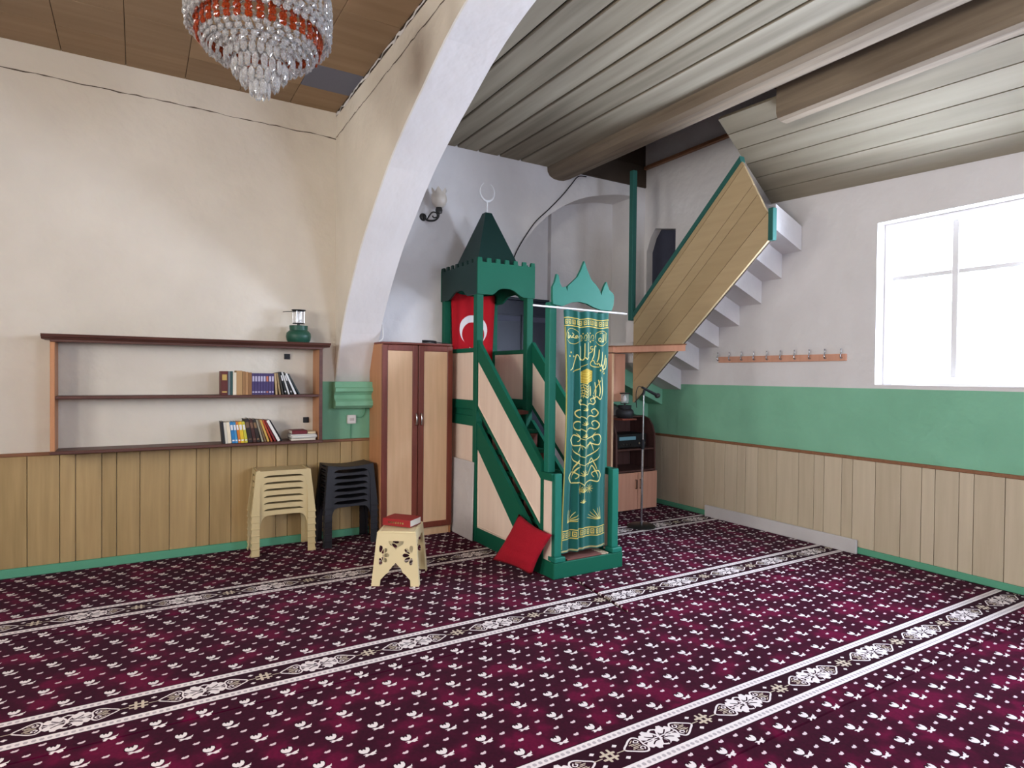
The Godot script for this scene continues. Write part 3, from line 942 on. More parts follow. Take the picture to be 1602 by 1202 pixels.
# ---------------------------------------------------------------- the pulpit
func minbar() -> void:
	var o := thing("minbar", "green and cream wooden minbar with a pointed canopy and stairs", "pulpit", Vector3(3.03, 0, -4.8))
	var f := -o.position
	var g: Material = M.green
	# platform posts
	for x in [2.69, 3.24]:
		for z in [-5.17, -5.87]:
			box("post", o, Vector3(x, 0, z) + f, Vector3(x + 0.07, 2.32, z + 0.07) + f, g)
	# canopy: four boards with battlements and an arched lower edge
	var board := func(w: float) -> PackedVector2Array:
		var p := PackedVector2Array()
		p.append(Vector2(0, 2.30))
		p.append(Vector2(0, 2.60))
		var n := int(w / 0.088)
		var d := w / (n * 2 - 1)
		for i in n:
			p.append(Vector2(i * 2 * d, 2.60))
			p.append(Vector2(i * 2 * d + 0.004, 2.640))
			p.append(Vector2((i * 2 + 1) * d - 0.004, 2.640))
			p.append(Vector2((i * 2 + 1) * d, 2.60))
		p.append(Vector2(w, 2.30))
		for q in [[0.79, 0.0], [0.74, 0.012], [0.68, 0.035], [0.62, 0.058], [0.56, 0.068], [0.48, 0.07], [0.41, 0.066], [0.35, 0.05], [0.30, 0.02], [0.245, 0.0]]: p.append(Vector2(q[0] * w, 2.30 + q[1]))
		return p
	var fb: PackedVector2Array = board.call(0.63)
	var sb: PackedVector2Array = board.call(0.77)
	part("canopy_board", prism(fb, 0, 0.02), g, o, Vector3(2.685, 0, -5.10) + f)
	part("canopy_board", prism(fb, 0, 0.02), g, o, Vector3(2.685, 0, -5.89) + f)
	var turn := Transform3D(Basis(Vector3.FORWARD, Vector3.UP, Vector3.RIGHT), Vector3.ZERO)
	part("canopy_board", prism(sb, 0, 0.02, turn), M.green_roof, o, Vector3(2.685, 0, -5.10) + f)
	part("canopy_board", prism(sb, 0, 0.02, turn), g, o, Vector3(3.295, 0, -5.10) + f)
	box("canopy_floor", o, Vector3(2.70, 2.50, -5.87) + f, Vector3(3.30, 2.515, -5.10) + f, g)
	# steep pyramid roof, its tip cut flat
	var st := begin()
	var c := Vector3(3.0, 0, -5.49)
	var lo := [Vector3(-0.27, 2.515, 0.29), Vector3(0.27, 2.515, 0.29), Vector3(0.27, 2.515, -0.29), Vector3(-0.27, 2.515, -0.29)]
	var hi := [Vector3(-0.035, 3.17, 0.035), Vector3(0.035, 3.17, 0.035), Vector3(0.035, 3.17, -0.035), Vector3(-0.035, 3.17, -0.035)]
	for i in 4:
		var j := (i + 1) % 4
		face(st, [lo[i], lo[j], hi[j], hi[i]], lo[i] + lo[j] - Vector3(0, 4.5, 0))
	face(st, hi, Vector3.UP)
	face(st, lo, Vector3.DOWN)
	part("roof", finish(st), M.green_roof, o, c + f)
	# crescent finial
	var fin := part("finial", tube([Vector3(0, 3.165, 0), Vector3(0, 3.30, 0)], 0.009), M.white_paint, o, c + f)
	var pts := []
	for k in 25:
		var a := deg_to_rad(-90 + 152.0 * (k - 12) / 12.0)
		pts.append(Vector3(cos(a) * 0.082, 3.385 + sin(a) * 0.092, 0))
	st = begin()
	add_tube(st, pts.slice(0, 13), 0.004, 0.013, 8)
	add_tube(st, pts.slice(12, 25), 0.013, 0.004, 8)
	part("crescent", finish(st), M.white_paint, fin)
	# platform sides, floor and back
	for x in [2.70, 3.27]:
		var z0 := -5.80
		var z1 := -5.17
		box("top_rail", o, Vector3(x, 1.765, z0) + f, Vector3(x + 0.03, 1.805, z1) + f, g)
		box("panel", o, Vector3(x + 0.01, 1.31, z0) + f, Vector3(x + 0.022, 1.765, z1) + f, M.panel)
		box("cross_rail", o, Vector3(x, 1.225, z0) + f, Vector3(x + 0.03, 1.31, z1) + f, g)
		box("cross_rail", o, Vector3(x, 1.07, z0) + f, Vector3(x + 0.03, 1.165, z1) + f, g)
		box("step_edge", o, Vector3(x + 0.012, 1.165, z0) + f, Vector3(x + 0.024, 1.225, z1) + f, g)
		box("panel", o, Vector3(x + 0.01, 0.07, z0) + f, Vector3(x + 0.022, 1.07, z1) + f, M.panel)
		box("base_rail", o, Vector3(x, 0.0, z0) + f, Vector3(x + 0.03, 0.07, z1) + f, g)
	box("platform_floor", o, Vector3(2.725, 1.17, -5.87) + f, Vector3(3.27, 1.21, -5.1) + f, M.brown_rug)
	box("back_panel", o, Vector3(2.76, 1.21, -5.86) + f, Vector3(3.24, 1.80, -5.845) + f, M.panel)
	# stair sides
	for x in [2.70, 3.30]:
		var fp := func(called: String, a: Array, x0: float, x1: float, m: Material) -> void:
			part(called, prism_x(pv(a), x + x0, x + x1), m, o, f)
		fp.call("handrail", [-5.10, 1.69, -5.10, 1.875, -4.03, 0.875, -4.03, 0.745], 0.0, 0.035, g)
		fp.call("panel", [-5.10, 1.69, -4.03, 0.745, -4.03, 0.37, -5.10, 1.265], 0.012, 0.026, M.panel)
		fp.call("panel_bead", [-5.10, 1.265, -4.03, 0.37, -4.03, 0.335, -5.10, 1.225], 0.004, 0.03, g)
		fp.call("stringer", [-5.10, 1.115, -4.11, 0.285, -4.03, 0.22, -4.03, 0.13, -4.50, 0.13, -4.42, 0.26, -5.10, 0.88], 0.0, 0.035, g)
		fp.call("panel", [-5.10, 0.88, -4.42, 0.26, -4.49, 0.13, -5.10, 0.13], 0.012, 0.026, M.panel)
		fp.call("base_rail", [-5.10, 0.0, -5.10, 0.13, -4.03, 0.13, -4.03, 0.0], 0.0, 0.035, g)
		for tri in [[-5.085, 1.665, -4.045, 0.748, -4.045, 0.395, -5.085, 1.265], [-5.085, 0.845, -4.44, 0.257, -4.50, 0.148, -5.085, 0.148]]:
			var loop := []
			for i in range(0, 8, 2): loop.append(Vector3(x + (0.011 if x < 3.0 else 0.027), tri[i + 1], tri[i]))
			loop.append(loop[0])
			var mst := begin()
			for i in 4: add_tube(mst, [loop[i], loop[i + 1]], 0.007, -1.0, 6)
			part("moulding", finish(mst), M.panel, o, f)
		fp.call("end_rail", [-4.03, 0.0, -4.03, 0.80, -4.0, 0.80, -4.0, 0.0], 0.0, 0.035, g)
		fp.call("cap_rail", [-4.0, 0.745, -4.0, 0.80, -3.88, 0.80, -3.88, 0.745], 0.0, 0.06, g)
		fp.call("panel", [-4.0, 0.12, -4.0, 0.745, -3.90, 0.745, -3.90, 0.12], 0.012, 0.026, M.panel)
	# treads
	for k in 6:
		var y := 0.17 + k * 0.167
		var z := -4.0 - k * 0.183
		box("tread", o, Vector3(2.775, y, z - 0.2) + f, Vector3(3.262, y + 0.03, z) + f, g)
		box("riser", o, Vector3(2.775, y - 0.137, z - 0.03) + f, Vector3(3.262, y, z - 0.012) + f, M.brown_rug)
	# bottom step with plinths, newels, gate posts and gate head
	box("bottom_step", o, Vector3(2.70, 0.0, -4.0) + f, Vector3(3.385, 0.125, -3.84) + f, g, 0.006)
	for x in [2.72, 3.285]:
		box("plinth", o, Vector3(x - 0.012, 0.125, -3.935) + f, Vector3(x + 0.09, 0.165, -3.835) + f, M.gate_green, 0.006)
		box("newel", o, Vector3(x, 0.165, -3.92) + f, Vector3(x + 0.065, 0.80, -3.86) + f, M.gate_green)
	for x in [2.72, 3.24]:
		box("gate_post", o, Vector3(x, 0.80, -4.02) + f, Vector3(x + 0.065, 2.12, -3.955) + f, M.gate_green)
	part("gate_head", prism(pv([2.735, 2.10, 2.728, 2.14, 2.728, 2.235, 2.748, 2.27, 2.766, 2.335, 2.782, 2.325, 2.797, 2.265, 2.817, 2.235, 2.852, 2.245, 2.866, 2.21, 2.872, 2.25, 2.92, 2.29, 2.965, 2.33, 3.0, 2.39, 3.03, 2.46, 3.06, 2.39, 3.10, 2.32, 3.15, 2.28, 3.193, 2.235, 3.203, 2.20, 3.218, 2.24, 3.238, 2.285, 3.258, 2.315, 3.273, 2.28, 3.288, 2.25, 3.328, 2.225, 3.338, 2.2, 3.333, 2.13, 3.313, 2.085, 3.20, 2.085, 3.13, 2.10, 3.06, 2.125, 2.98, 2.135, 2.91, 2.125, 2.86, 2.105, 2.82, 2.09]), -3.955, -3.93), M.gate_green, o, f)
	# rod and banner
	var r := part(numbered("curtain_rod"), tube([Vector3(-0.46, 0.006, 0), Vector3(0, 0, 0), Vector3(0.46, -0.006, 0)], 0.0075), M.white_paint, self, Vector3(3.0, 2.072, -3.915))
	tag(r, "thin white rod tied across the minbar gate", "rod")
	var bm := mat(Color.WHITE, 0.75, 0.0, 0.3)
	bm.albedo_texture = ImageTexture.create_from_image(banner_image())
	bm.rim_enabled = true
	bm.rim = 0.3
	var fold := func(u: float, v: float) -> Vector3:
		var w := 0.012 + 0.012 * v
		var z := sin(u * 17.0 + 0.6) * w * 0.6 + sin(u * 41.0 + v * 2.0) * 0.004
		z += 0.028 * exp(-pow((u - 0.27 - 0.06 * v) / 0.05, 2.0)) - 0.02 * exp(-pow((u - 0.36 - 0.06 * v) / 0.05, 2.0))
		var sway := 0.012 * sin(v * 5.0) - 0.02 * v
		return Vector3(sway + (u - 0.5) * -0.03 * sin(v * PI), 0.006 * sin(u * 14.0) * (1.0 - v), z + 0.03 * v)
	var b := part(numbered("gate_curtain"), cloth(0.455, 1.875, 48, 60, fold), bm, self, Vector3(3.04, 2.058, -3.905))
	tag(b, "green curtain embroidered in gold script hanging in the minbar gate", "curtain")
	var mt := thing("step_mat", "small brown mat with a patterned border on the bottom step", "mat", Vector3(3.03, 0.126, -3.91))
	box("pile", mt, Vector3(-0.2, 0, -0.075), Vector3(0.14, 0.012, 0.065), M.brown_rug)
	box("border", mt, Vector3(0.14, 0, -0.075), Vector3(0.21, 0.012, 0.065), M.mat_border)
	# flag on the back of the platform
	var fm := mat(Color.WHITE, 0.8, 0.0, 0.3)
	fm.albedo_texture = ImageTexture.create_from_image(flag_image())
	var wav := func(u: float, v: float) -> Vector3:
		return Vector3((u - 0.5) * -0.05 * v, 0.03 * sin(u * PI) * (1.0 - v) * -1.0, 0.012 * sin(u * 9.0 + v * 2.0) + 0.008 * sin(u * 23.0))
	var fl := part(numbered("flag"), cloth(0.52, 0.845, 24, 20, wav), fm, self, Vector3(3.005, 2.40, -5.775))
	tag(fl, "red flag with white crescent and star hung under the canopy", "flag")
	# white sheet leaning on the side
	var sh := thing("white_sheet", "dirty white board leaning between the wardrobe and the minbar", "board", Vector3(2.672, 0, -5.36))
	var bd := box("board", sh, Vector3(-0.006, 0.0, -0.24), Vector3(0.006, 0.735, 0.24), M.board_white, 0.003)
	bd.rotation.z = deg_to_rad(-0.9)
	bd.position = Vector3(0.006, 0.369, 0)
	# red cushion leaning on the bottom step
	var cu := thing("cushion", "red fabric cushion leaning against the foot of the minbar", "cushion", Vector3(2.58, 0, -4.12))
	st = SurfaceTool.new()
	st.begin(Mesh.PRIMITIVE_TRIANGLES)
	st.set_smooth_group(1)
	var q := [Vector3(2.50, 0.03, -4.43), Vector3(2.585, 0.02, -3.97), Vector3(2.675, 0.35, -3.83), Vector3(2.665, 0.42, -4.29)]
	var nn: Vector3 = (q[1] - q[0]).cross(q[3] - q[0]).normalized()
	if nn.x > 0: nn = -nn
	var pt := func(i: int, j: int, s: float) -> Vector3:
		var u := i / 16.0
		var v := j / 16.0
		var e := pow(sin(PI * u) * sin(PI * v), 0.45)
		var pinch := 0.09 * (sin(PI * u) * (1.0 - sin(PI * v)) + sin(PI * v) * (1.0 - sin(PI * u)))
		var p: Vector3 = q[0].lerp(q[1], u).lerp(q[3].lerp(q[2], u), v)
		var mid: Vector3 = (q[0] + q[1] + q[2] + q[3]) / 4
		p = p.lerp(mid, pinch)
		var wr := 0.011 * sin(v * 26.0 + u * 3.0 + sin(u * 5.0) * 1.5) * e * pow(1.0 - v, 1.5)
		return p + nn * s * (e * 0.05 + wr) - cu.position
	for s in [-1.0, 1.0]:
		for i in 16:
			for j in 16:
				face(st, [pt.call(i, j, s), pt.call(i + 1, j, s), pt.call(i + 1, j + 1, s), pt.call(i, j + 1, s)], nn * s)
	st.generate_normals()
	part("cover", st.commit(), M.red_cloth, cu)

# ---------------------------------------------------------------- cupboards and shelves
func furniture() -> void:
	# two-door wardrobe
	var o := thing("wardrobe", "narrow two-door wardrobe with cherry frames and maple panels", "wardrobe", Vector3(2.285, 0, -5.7))
	var f := -o.position
	box("side_panel", o, Vector3(1.925, 0, -5.86) + f, Vector3(1.945, 1.83, -5.52) + f, M.beech)
	box("side_panel", o, Vector3(2.62, 0, -5.86) + f, Vector3(2.64, 1.83, -5.52) + f, M.beech)
	box("top_panel", o, Vector3(1.925, 1.83, -5.86) + f, Vector3(2.64, 1.85, -5.51) + f, M.cherry)
	box("back_panel", o, Vector3(1.945, 0.0, -5.86) + f, Vector3(2.62, 1.83, -5.85) + f, M.beech)
	box("bottom_panel", o, Vector3(1.945, 0.08, -5.85) + f, Vector3(2.62, 0.1, -5.53) + f, M.beech)
	box("plinth", o, Vector3(1.945, 0, -5.55) + f, Vector3(2.62, 0.08, -5.53) + f, M.maple)
	for d in [[1.925, 2.279, 1.0], [2.286, 2.64, -1.0]]:
		var x0: float = d[0]
		var x1: float = d[1]
		var dr := Node3D.new()
		dr.name = "door"
		o.add_child(dr, true)
		dr.position = Vector3(x0, 0.08, -5.52) + f
		var w := x1 - x0
		box("stile", dr, Vector3(0, 0, 0), Vector3(0.055, 1.745, 0.02), M.cherry)
		box("stile", dr, Vector3(w - 0.055, 0, 0), Vector3(w, 1.745, 0.02), M.cherry)
		box("rail", dr, Vector3(0.055, 0, 0), Vector3(w - 0.055, 0.055, 0.02), M.cherry)
		box("rail", dr, Vector3(0.055, 1.69, 0), Vector3(w - 0.055, 1.745, 0.02), M.cherry)
		box("panel", dr, Vector3(0.055, 0.055, 0.002), Vector3(w - 0.055, 1.69, 0.012), M.maple, 0.001)
		var hx := w - 0.022 if d[2] > 0 else 0.022
		part("handle", tube(smooth_path([Vector3(hx, 0.99, 0.015), Vector3(hx, 1.0, 0.04), Vector3(hx, 1.045, 0.05), Vector3(hx, 1.09, 0.04), Vector3(hx, 1.10, 0.015)], 4), 0.008), M.steel, dr)
	# hanging bookshelf
	o = thing("hanging_shelf", "wall-hung brown bookshelf with a moulded top and two rows of books", "bookshelf", Vector3(0.45, 0.93, -5.77))
	f = -o.position
	for x in [1.395, -0.55]: box("side_panel", o, Vector3(x, 0.945, -5.895) + f, Vector3(x + 0.03, 1.765, -5.66) + f, M.beech)
	box("side_edge", o, Vector3(1.395, 0.945, -5.66) + f, Vector3(1.425, 1.765, -5.652) + f, M.shelf_edge)
	box("bottom_shelf", o, Vector3(-0.55, 0.93, -5.895) + f, Vector3(1.43, 0.955, -5.645) + f, M.shelf_edge)
	box("middle_shelf", o, Vector3(-0.52, 1.34, -5.895) + f, Vector3(1.395, 1.362, -5.66) + f, M.shelf_edge)
	box("top_shelf", o, Vector3(-0.55, 1.765, -5.895) + f, Vector3(1.43, 1.785, -5.65) + f, M.shelf_edge)
	part("cornice", prism_x(pv([-5.895, 1.785, -5.645, 1.785, -5.63, 1.797, -5.612, 1.803, -5.605, 1.815, -5.60, 1.822, -5.895, 1.822]), -0.6, 1.485), M.shelf_edge, o, f)
	for p in [[1.165, 1.70], [1.335, 1.12]]: box("bracket", o, Vector3(p[0] - 0.025, p[1] - 0.025, -5.897) + f, Vector3(p[0] + 0.025, p[1] + 0.025, -5.885) + f, M.black, 0.002)
	# shelf framing boxed in below the stair
	o = thing("stair_shelf", "peach wooden side panel and ledge boxed in at the stair foot", "shelf", Vector3(4.55, 0, -5.4))
	f = -o.position
	box("side_panel", o, Vector3(4.43, 0, -5.7) + f, Vector3(4.452, 1.80, -5.24) + f, M.peach)
	box("front_edge", o, Vector3(4.427, 0, -5.24) + f, Vector3(4.455, 1.80, -5.232) + f, M.maple)
	box("back_panel", o, Vector3(4.452, 1.27, -5.29) + f, Vector3(4.655, 1.80, -5.275) + f, M.peach)
	part("ledge", prism_y(pv([4.42, -5.72, 4.42, -5.21, 4.46, -5.21, 4.684, -4.42, 4.684, -5.17, 4.65, -5.17, 4.65, -5.72]), 1.81, 1.87), M.peach, o, f)
	part("ledge_top", prism_y(pv([4.405, -5.73, 4.405, -5.20, 4.46, -5.195, 4.684, -4.405, 4.684, -5.17, 4.65, -5.17, 4.65, -5.73]), 1.87, 1.882), M.rail_wood, o, f)
	box("shelf_board", o, Vector3(4.452, 1.075, -5.275) + f, Vector3(4.655, 1.095, -5.08) + f, M.cherry)
	# hi-fi cabinet
	o = thing("media_cabinet", "low peach cabinet with two doors and curved sides under the stair", "cabinet", Vector3(4.97, 0, -5.62))
	f = -o.position
	for x in [4.66, 5.25]:
		part("side_panel", prism_x(pv([-5.85, 0, -5.85, 1.08, -5.62, 1.08, -5.53, 1.05, -5.47, 0.98, -5.43, 0.88, -5.42, 0.46, -5.42, 0]), x, x + 0.022), M.walnut, o, f)
	box("top_board", o, Vector3(4.682, 1.06, -5.85) + f, Vector3(5.25, 1.08, -5.6) + f, M.walnut)
	box("shelf_board", o, Vector3(4.682, 0.69, -5.85) + f, Vector3(5.25, 0.71, -5.43) + f, M.walnut)
	box("shelf_board", o, Vector3(4.682, 0.445, -5.85) + f, Vector3(5.25, 0.465, -5.41) + f, M.walnut)
	box("back_panel", o, Vector3(4.682, 0.0, -5.86) + f, Vector3(5.25, 1.06, -5.85) + f, M.walnut)
	for x in [4.665, 4.97]:
		var dr := box("door", o, Vector3(x, 0.01, -5.41) + f, Vector3(x + 0.3, 0.44, -5.39) + f, M.peach)
		var hx := 0.12 if x < 4.9 else -0.12
		part("handle", tube([Vector3(hx, 0.03, 0.008), Vector3(hx, 0.03, 0.03), Vector3(hx, 0.13, 0.03), Vector3(hx, 0.13, 0.008)], 0.006), M.dark_metal, dr)
	o = thing("amplifier", "black amplifier with a lit display on the cabinet shelf", "amplifier", Vector3(4.93, 0.711, -5.6))
	box("case", o, Vector3(-0.22, 0.012, -0.16), Vector3(0.22, 0.17, 0.14), M.black)
	box("display", o, Vector3(-0.19, 0.1, 0.139), Vector3(0.06, 0.14, 0.143), M.display, 0.001)
	for k in 3: part("knob", lathe([Vector2(0.014, 0), Vector2(0.013, 0.018), Vector2(0, 0.018)], 14), M.steel, o, Vector3(0.1 + k * 0.04, 0.06, 0.14), Vector3(PI / 2, 0, 0))
	for k in 5: box("button", o, Vector3(-0.18 + k * 0.04, 0.04, 0.139), Vector3(-0.155 + k * 0.04, 0.055, 0.146), M.dark_metal, 0.001)
	for s in [-0.18, 0.18]:
		for z in [-0.12, 0.1]: box("foot", o, Vector3(s - 0.015, 0, z - 0.015), Vector3(s + 0.015, 0.012, z + 0.015), M.black, 0.001)
	o = thing("dark_cupboard", "dark navy cupboard standing in the recess behind the minbar", "cupboard", Vector3(3.7, 0, -6.2))
	f = -o.position
	box("body", o, Vector3(3.37, 0, -6.36) + f, Vector3(4.10, 2.40, -6.02) + f, M.navy)
	for x in [3.38, 3.74]:
		var dr := box("door", o, Vector3(x, 0.08, -6.02) + f, Vector3(x + 0.35, 2.24, -6.0) + f, M.navy)
		box("rail", dr, Vector3(-0.165, 1.0, 0.009), Vector3(0.165, 1.06, 0.017), M.slate)
		box("rail", dr, Vector3(-0.165, 0.05, 0.009), Vector3(0.165, 0.11, 0.017), M.navy)
	box("cornice", o, Vector3(3.355, 2.40, -6.38) + f, Vector3(4.115, 2.43, -5.99) + f, M.navy)

# ---------------------------------------------------------------- books
func book(w: float, h: float, d: float, color: Color, band: Color, x: float, y: float, lean: float, label: String, group: String) -> void:
	var key := "bk" + color.to_html()
	if not cache.has(key): cache[key] = mat(color, 0.6)
	var kb := "bk" + band.to_html()
	if not cache.has(kb): cache[kb] = mat(band, 0.6)
	var o := thing("book", label, "book", Vector3(x, y, -5.675), 0.0, group)
	o.rotation.z = -lean
	var t := minf(0.003, w * 0.15)
	# cover: two boards and a spine; page block inside
	var st := begin()
	add_rbox(st, Vector3(t, h, d), 0.001, Transform3D(Basis(), Vector3(t / 2, h / 2, -d / 2)))
	add_rbox(st, Vector3(t, h, d), 0.001, Transform3D(Basis(), Vector3(w - t / 2, h / 2, -d / 2)))
	add_rbox(st, Vector3(w, h, t), 0.0015, Transform3D(Basis(), Vector3(w / 2, h / 2, 0)))
	part("cover", finish(st), cache[key], o)
	box("pages", o, Vector3(t, 0.003, -d + 0.004), Vector3(w - t, h - 0.004, -t / 2), M.paper, 0.0)
	if band.a > 0.5:
		box("spine_label", o, Vector3(w * 0.14, h * 0.62, t / 2), Vector3(w * 0.86, h * 0.86, t / 2 + 0.0008), cache[kb], 0.0)
		box("spine_label", o, Vector3(w * 0.14, h * 0.1, t / 2), Vector3(w * 0.86, h * 0.16, t / 2 + 0.0008), cache[kb], 0.0)

func row(y: float, x0: float, list: Array, group: String) -> float:
	# each entry: width, height, colour, band colour, lean in degrees, label; a leaning book rests on the one before it
	var x := x0
	var was := 0.0
	for e in list:
		var a := deg_to_rad(e[4])
		if a > was + 0.01: x += 0.0
		var foot: float = x
		if a < 0:
			# leans left: its lower left corner stays on the shelf, the left board lies against the neighbour
			if was > a + 0.001: foot = x + e[1] * sin(was - a) * 0.0 + (e[1] * 0.92) * (tan(-a) - tan(-was))
			book(e[0], e[1], 0.15, e[2], e[3], foot, y, a, e[5], group)
			x = foot + e[0] / cos(a) + 0.001
		else:
			book(e[0], e[1], 0.15, e[2], e[3], foot, y, 0.0, e[5], group)
			x = foot + e[0] + 0.0015
		was = a
	return x

func books() -> void:
	var no := Color(0, 0, 0, 0)
	var gold := c8(190, 160, 90)
	var wht := c8(226, 224, 224)
	var up := []
	up.append([0.05, 0.20, c8(94, 44, 42), gold, 0, "thick maroon book left of the grey books, upper shelf"])
	up.append([0.018, 0.20, c8(104, 112, 118), no, 0, "grey book right beside the thick maroon book, upper shelf"])
	up.append([0.018, 0.20, c8(48, 76, 74), no, 0, "dark teal book just left of the cream book, upper shelf"])
	up.append([0.026, 0.19, c8(222, 212, 190), no, 0, "cream white book between teal and tan books, upper shelf"])
	up.append([0.045, 0.205, c8(176, 140, 96), no, 0, "broad tan book right of the cream book, upper shelf"])
	up.append([0.022, 0.20, c8(150, 112, 74), no, 0, "brown tan book, first of three, upper shelf"])
	up.append([0.022, 0.195, c8(166, 126, 86), no, 0, "light brown book, second of three, upper shelf"])
	up.append([0.026, 0.19, c8(140, 100, 64), no, 0, "brown book left of the purple set, upper shelf"])
	var ord := ["first", "second", "third", "fourth", "fifth", "sixth", "seventh", "eighth"]
	for k in 8: up.append([0.021, 0.185, c8(72, 60, 104), c8(186, 180, 204) if k != 5 else c8(200, 120, 90), 0, "purple volume, %s from the left of the matching purple set" % ord[k]])
	up.append([0.016, 0.185, c8(176, 150, 112), no, -4, "tan booklet just right of the purple set, leaning slightly"])
	up.append([0.014, 0.19, c8(150, 126, 92), no, -8, "brown booklet leaning, second after the purple set"])
	up.append([0.014, 0.195, c8(64, 60, 54), no, -11, "dark grey book leaning, third after the purple set"])
	up.append([0.014, 0.20, c8(30, 34, 36), wht, -14, "black and white spined book leaning, fourth after the purple set"])
	up.append([0.013, 0.205, c8(200, 200, 198), no, -17, "pale grey magazine leaning, fifth after the purple set"])
	up.append([0.012, 0.205, c8(40, 42, 44), wht, -20, "black magazine leaning, sixth after the purple set"])
	up.append([0.016, 0.20, c8(214, 214, 214), no, -24, "white magazine leaning, seventh after the purple set"])
	up.append([0.012, 0.20, c8(52, 60, 62), no, -28, "dark slate book leaning last at the right end, upper shelf"])
	row(1.362, 0.598, up, "books on the upper shelf")
	var dn := []
	dn.append([0.014, 0.185, c8(40, 40, 44), no, -5, "black book at the left end of the lower shelf row"])
	dn.append([0.02, 0.18, c8(206, 200, 186), no, -6, "pale book, second from the left on the lower shelf"])
	dn.append([0.026, 0.18, c8(226, 214, 188), no, -6, "cream book left of the blue book, lower shelf"])
	dn.append([0.024, 0.18, c8(46, 120, 176), wht, -7, "bright blue book with white spine label, lower shelf"])
	dn.append([0.02, 0.18, c8(70, 140, 186), wht, -7, "light blue book left of the orange book, lower shelf"])
	dn.append([0.02, 0.18, c8(206, 120, 44), wht, -8, "orange book between blue and yellow books, lower shelf"])
	dn.append([0.026, 0.18, c8(220, 184, 46), wht, -8, "yellow book with white spine label, lower shelf"])
	dn.append([0.022, 0.18, c8(198, 190, 66), wht, -9, "yellow green book left of the dark books, lower shelf"])
	dn.append([0.034, 0.205, c8(44, 36, 36), c8(110, 84, 66), -10, "thick black patterned book, first dark one, lower shelf"])
	dn.append([0.026, 0.20, c8(70, 40, 36), c8(120, 90, 70), -11, "dark maroon patterned book, second dark one, lower shelf"])
	dn.append([0.026, 0.20, c8(50, 42, 38), c8(130, 100, 70), -12, "blackish brown patterned book, third dark one, lower shelf"])
	dn.append([0.014, 0.20, c8(150, 140, 120), no, -15, "grey beige book leaning after the dark books, lower shelf"])
	dn.append([0.014, 0.20, c8(120, 96, 70), no, -17, "brown book leaning left of the gold one, lower shelf"])
	dn.append([0.016, 0.20, c8(200, 160, 80), no, -19, "gold yellow book leaning on the lower shelf"])
	dn.append([0.014, 0.20, c8(176, 76, 40), no, -22, "rust red book leaning on the lower shelf"])
	dn.append([0.014, 0.205, c8(120, 30, 36), no, -25, "dark red book leaning on the lower shelf"])
	dn.append([0.022, 0.205, c8(232, 228, 222), no, -28, "white book leaning, second last on the lower shelf"])
	dn.append([0.01, 0.21, c8(28, 26, 28), no, -29, "thin black book leaning last, lower shelf"])
	row(0.955, 0.60, dn, "books on the lower shelf")
	# pile at the right end of the lower shelf
	var y := 0.956
	var pile := [[0.21, 0.014, c8(226, 216, 196), "cream booklet at the bottom of the paper pile, lower shelf"], [0.215, 0.01, c8(60, 58, 60), "dark edged magazine second from the bottom of the pile"], [0.225, 0.016, c8(210, 210, 212), "white magazine in the middle of the paper pile"], [0.22, 0.012, c8(176, 178, 182), "grey magazine near the top of the paper pile"]]
	for e in pile:
		var o := thing("magazine", e[3], "magazine", Vector3(1.27, y, -5.76), rng.randf_range(-0.08, 0.08), "paper pile on the lower shelf")
		box("cover", o, Vector3(-e[0] / 2, 0, -0.085), Vector3(e[0] / 2, e[1] * 0.25, 0.085), mat(e[2], 0.6), 0.001)
		box("pages", o, Vector3(-e[0] / 2 + 0.004, e[1] * 0.25, -0.082), Vector3(e[0] / 2 - 0.003, e[1] * 0.8, 0.082), M.paper, 0.0)
		box("cover", o, Vector3(-e[0] / 2, e[1] * 0.8, -0.085), Vector3(e[0] / 2, e[1], 0.085), mat(e[2], 0.6), 0.001)
		y += e[1] + 0.0005
	for e in [[1.235, 0.13, 0.032, c8(110, 36, 44), "dark red book lying on top of the paper pile", y], [1.305, 0.145, 0.02, c8(216, 196, 160), "cream book lying at the right on the paper pile", y]]:
		var w: float = e[1]
		if e[0] > 1.3:
			w = 0.07
			e[0] = 1.34
		var o := thing("flat_book", e[4], "book", Vector3(e[0], e[5], -5.77))
		box("cover", o, Vector3(-w / 2, 0, -0.08), Vector3(w / 2, 0.003, 0.08), mat(e[3], 0.6), 0.001)
		box("pages", o, Vector3(-w / 2 + 0.003, 0.003, -0.078), Vector3(w / 2 - 0.003, e[2] - 0.003, 0.077), M.paper, 0.0)
		box("cover", o, Vector3(-w / 2, e[2] - 0.003, -0.08), Vector3(w / 2, e[2], 0.08), mat(e[3], 0.6), 0.001)
		box("spine", o, Vector3(-w / 2, 0.0, 0.077), Vector3(w / 2, e[2], 0.08), mat(e[3], 0.6), 0.001)

# ---------------------------------------------------------------- stools
func side_poly(wt: float, wb: float, h: float, leg: float, apron: float, wave := 0.0) -> PackedVector2Array:
	var p := PackedVector2Array([Vector2(-wb / 2, 0), Vector2(-wt / 2, h)])
	if wave > 0:
		for k in range(1, 8): p.append(Vector2(lerpf(-wt / 2, wt / 2, k / 8.0), h - wave * sin(PI * k / 8.0)))
	p.append(Vector2(wt / 2, h))
	p.append(Vector2(wb / 2, 0))
	p.append(Vector2(wb / 2 - leg, 0))
	var hw := wt / 2 - leg * 0.55
	var top := h - apron
	for q in [[1.0, 0.66], [0.985, 0.78], [0.94, 0.89], [0.85, 0.96], [0.72, 0.992], [0.4, 1.0], [-0.4, 1.0], [-0.72, 0.992], [-0.85, 0.96], [-0.94, 0.89], [-0.985, 0.78], [-1.0, 0.66]]:
		p.append(Vector2(q[0] * (hw + (1.0 - q[1]) * 0.02), q[1] * top))
	p.append(Vector2(-wb / 2 + leg, 0))
	return p

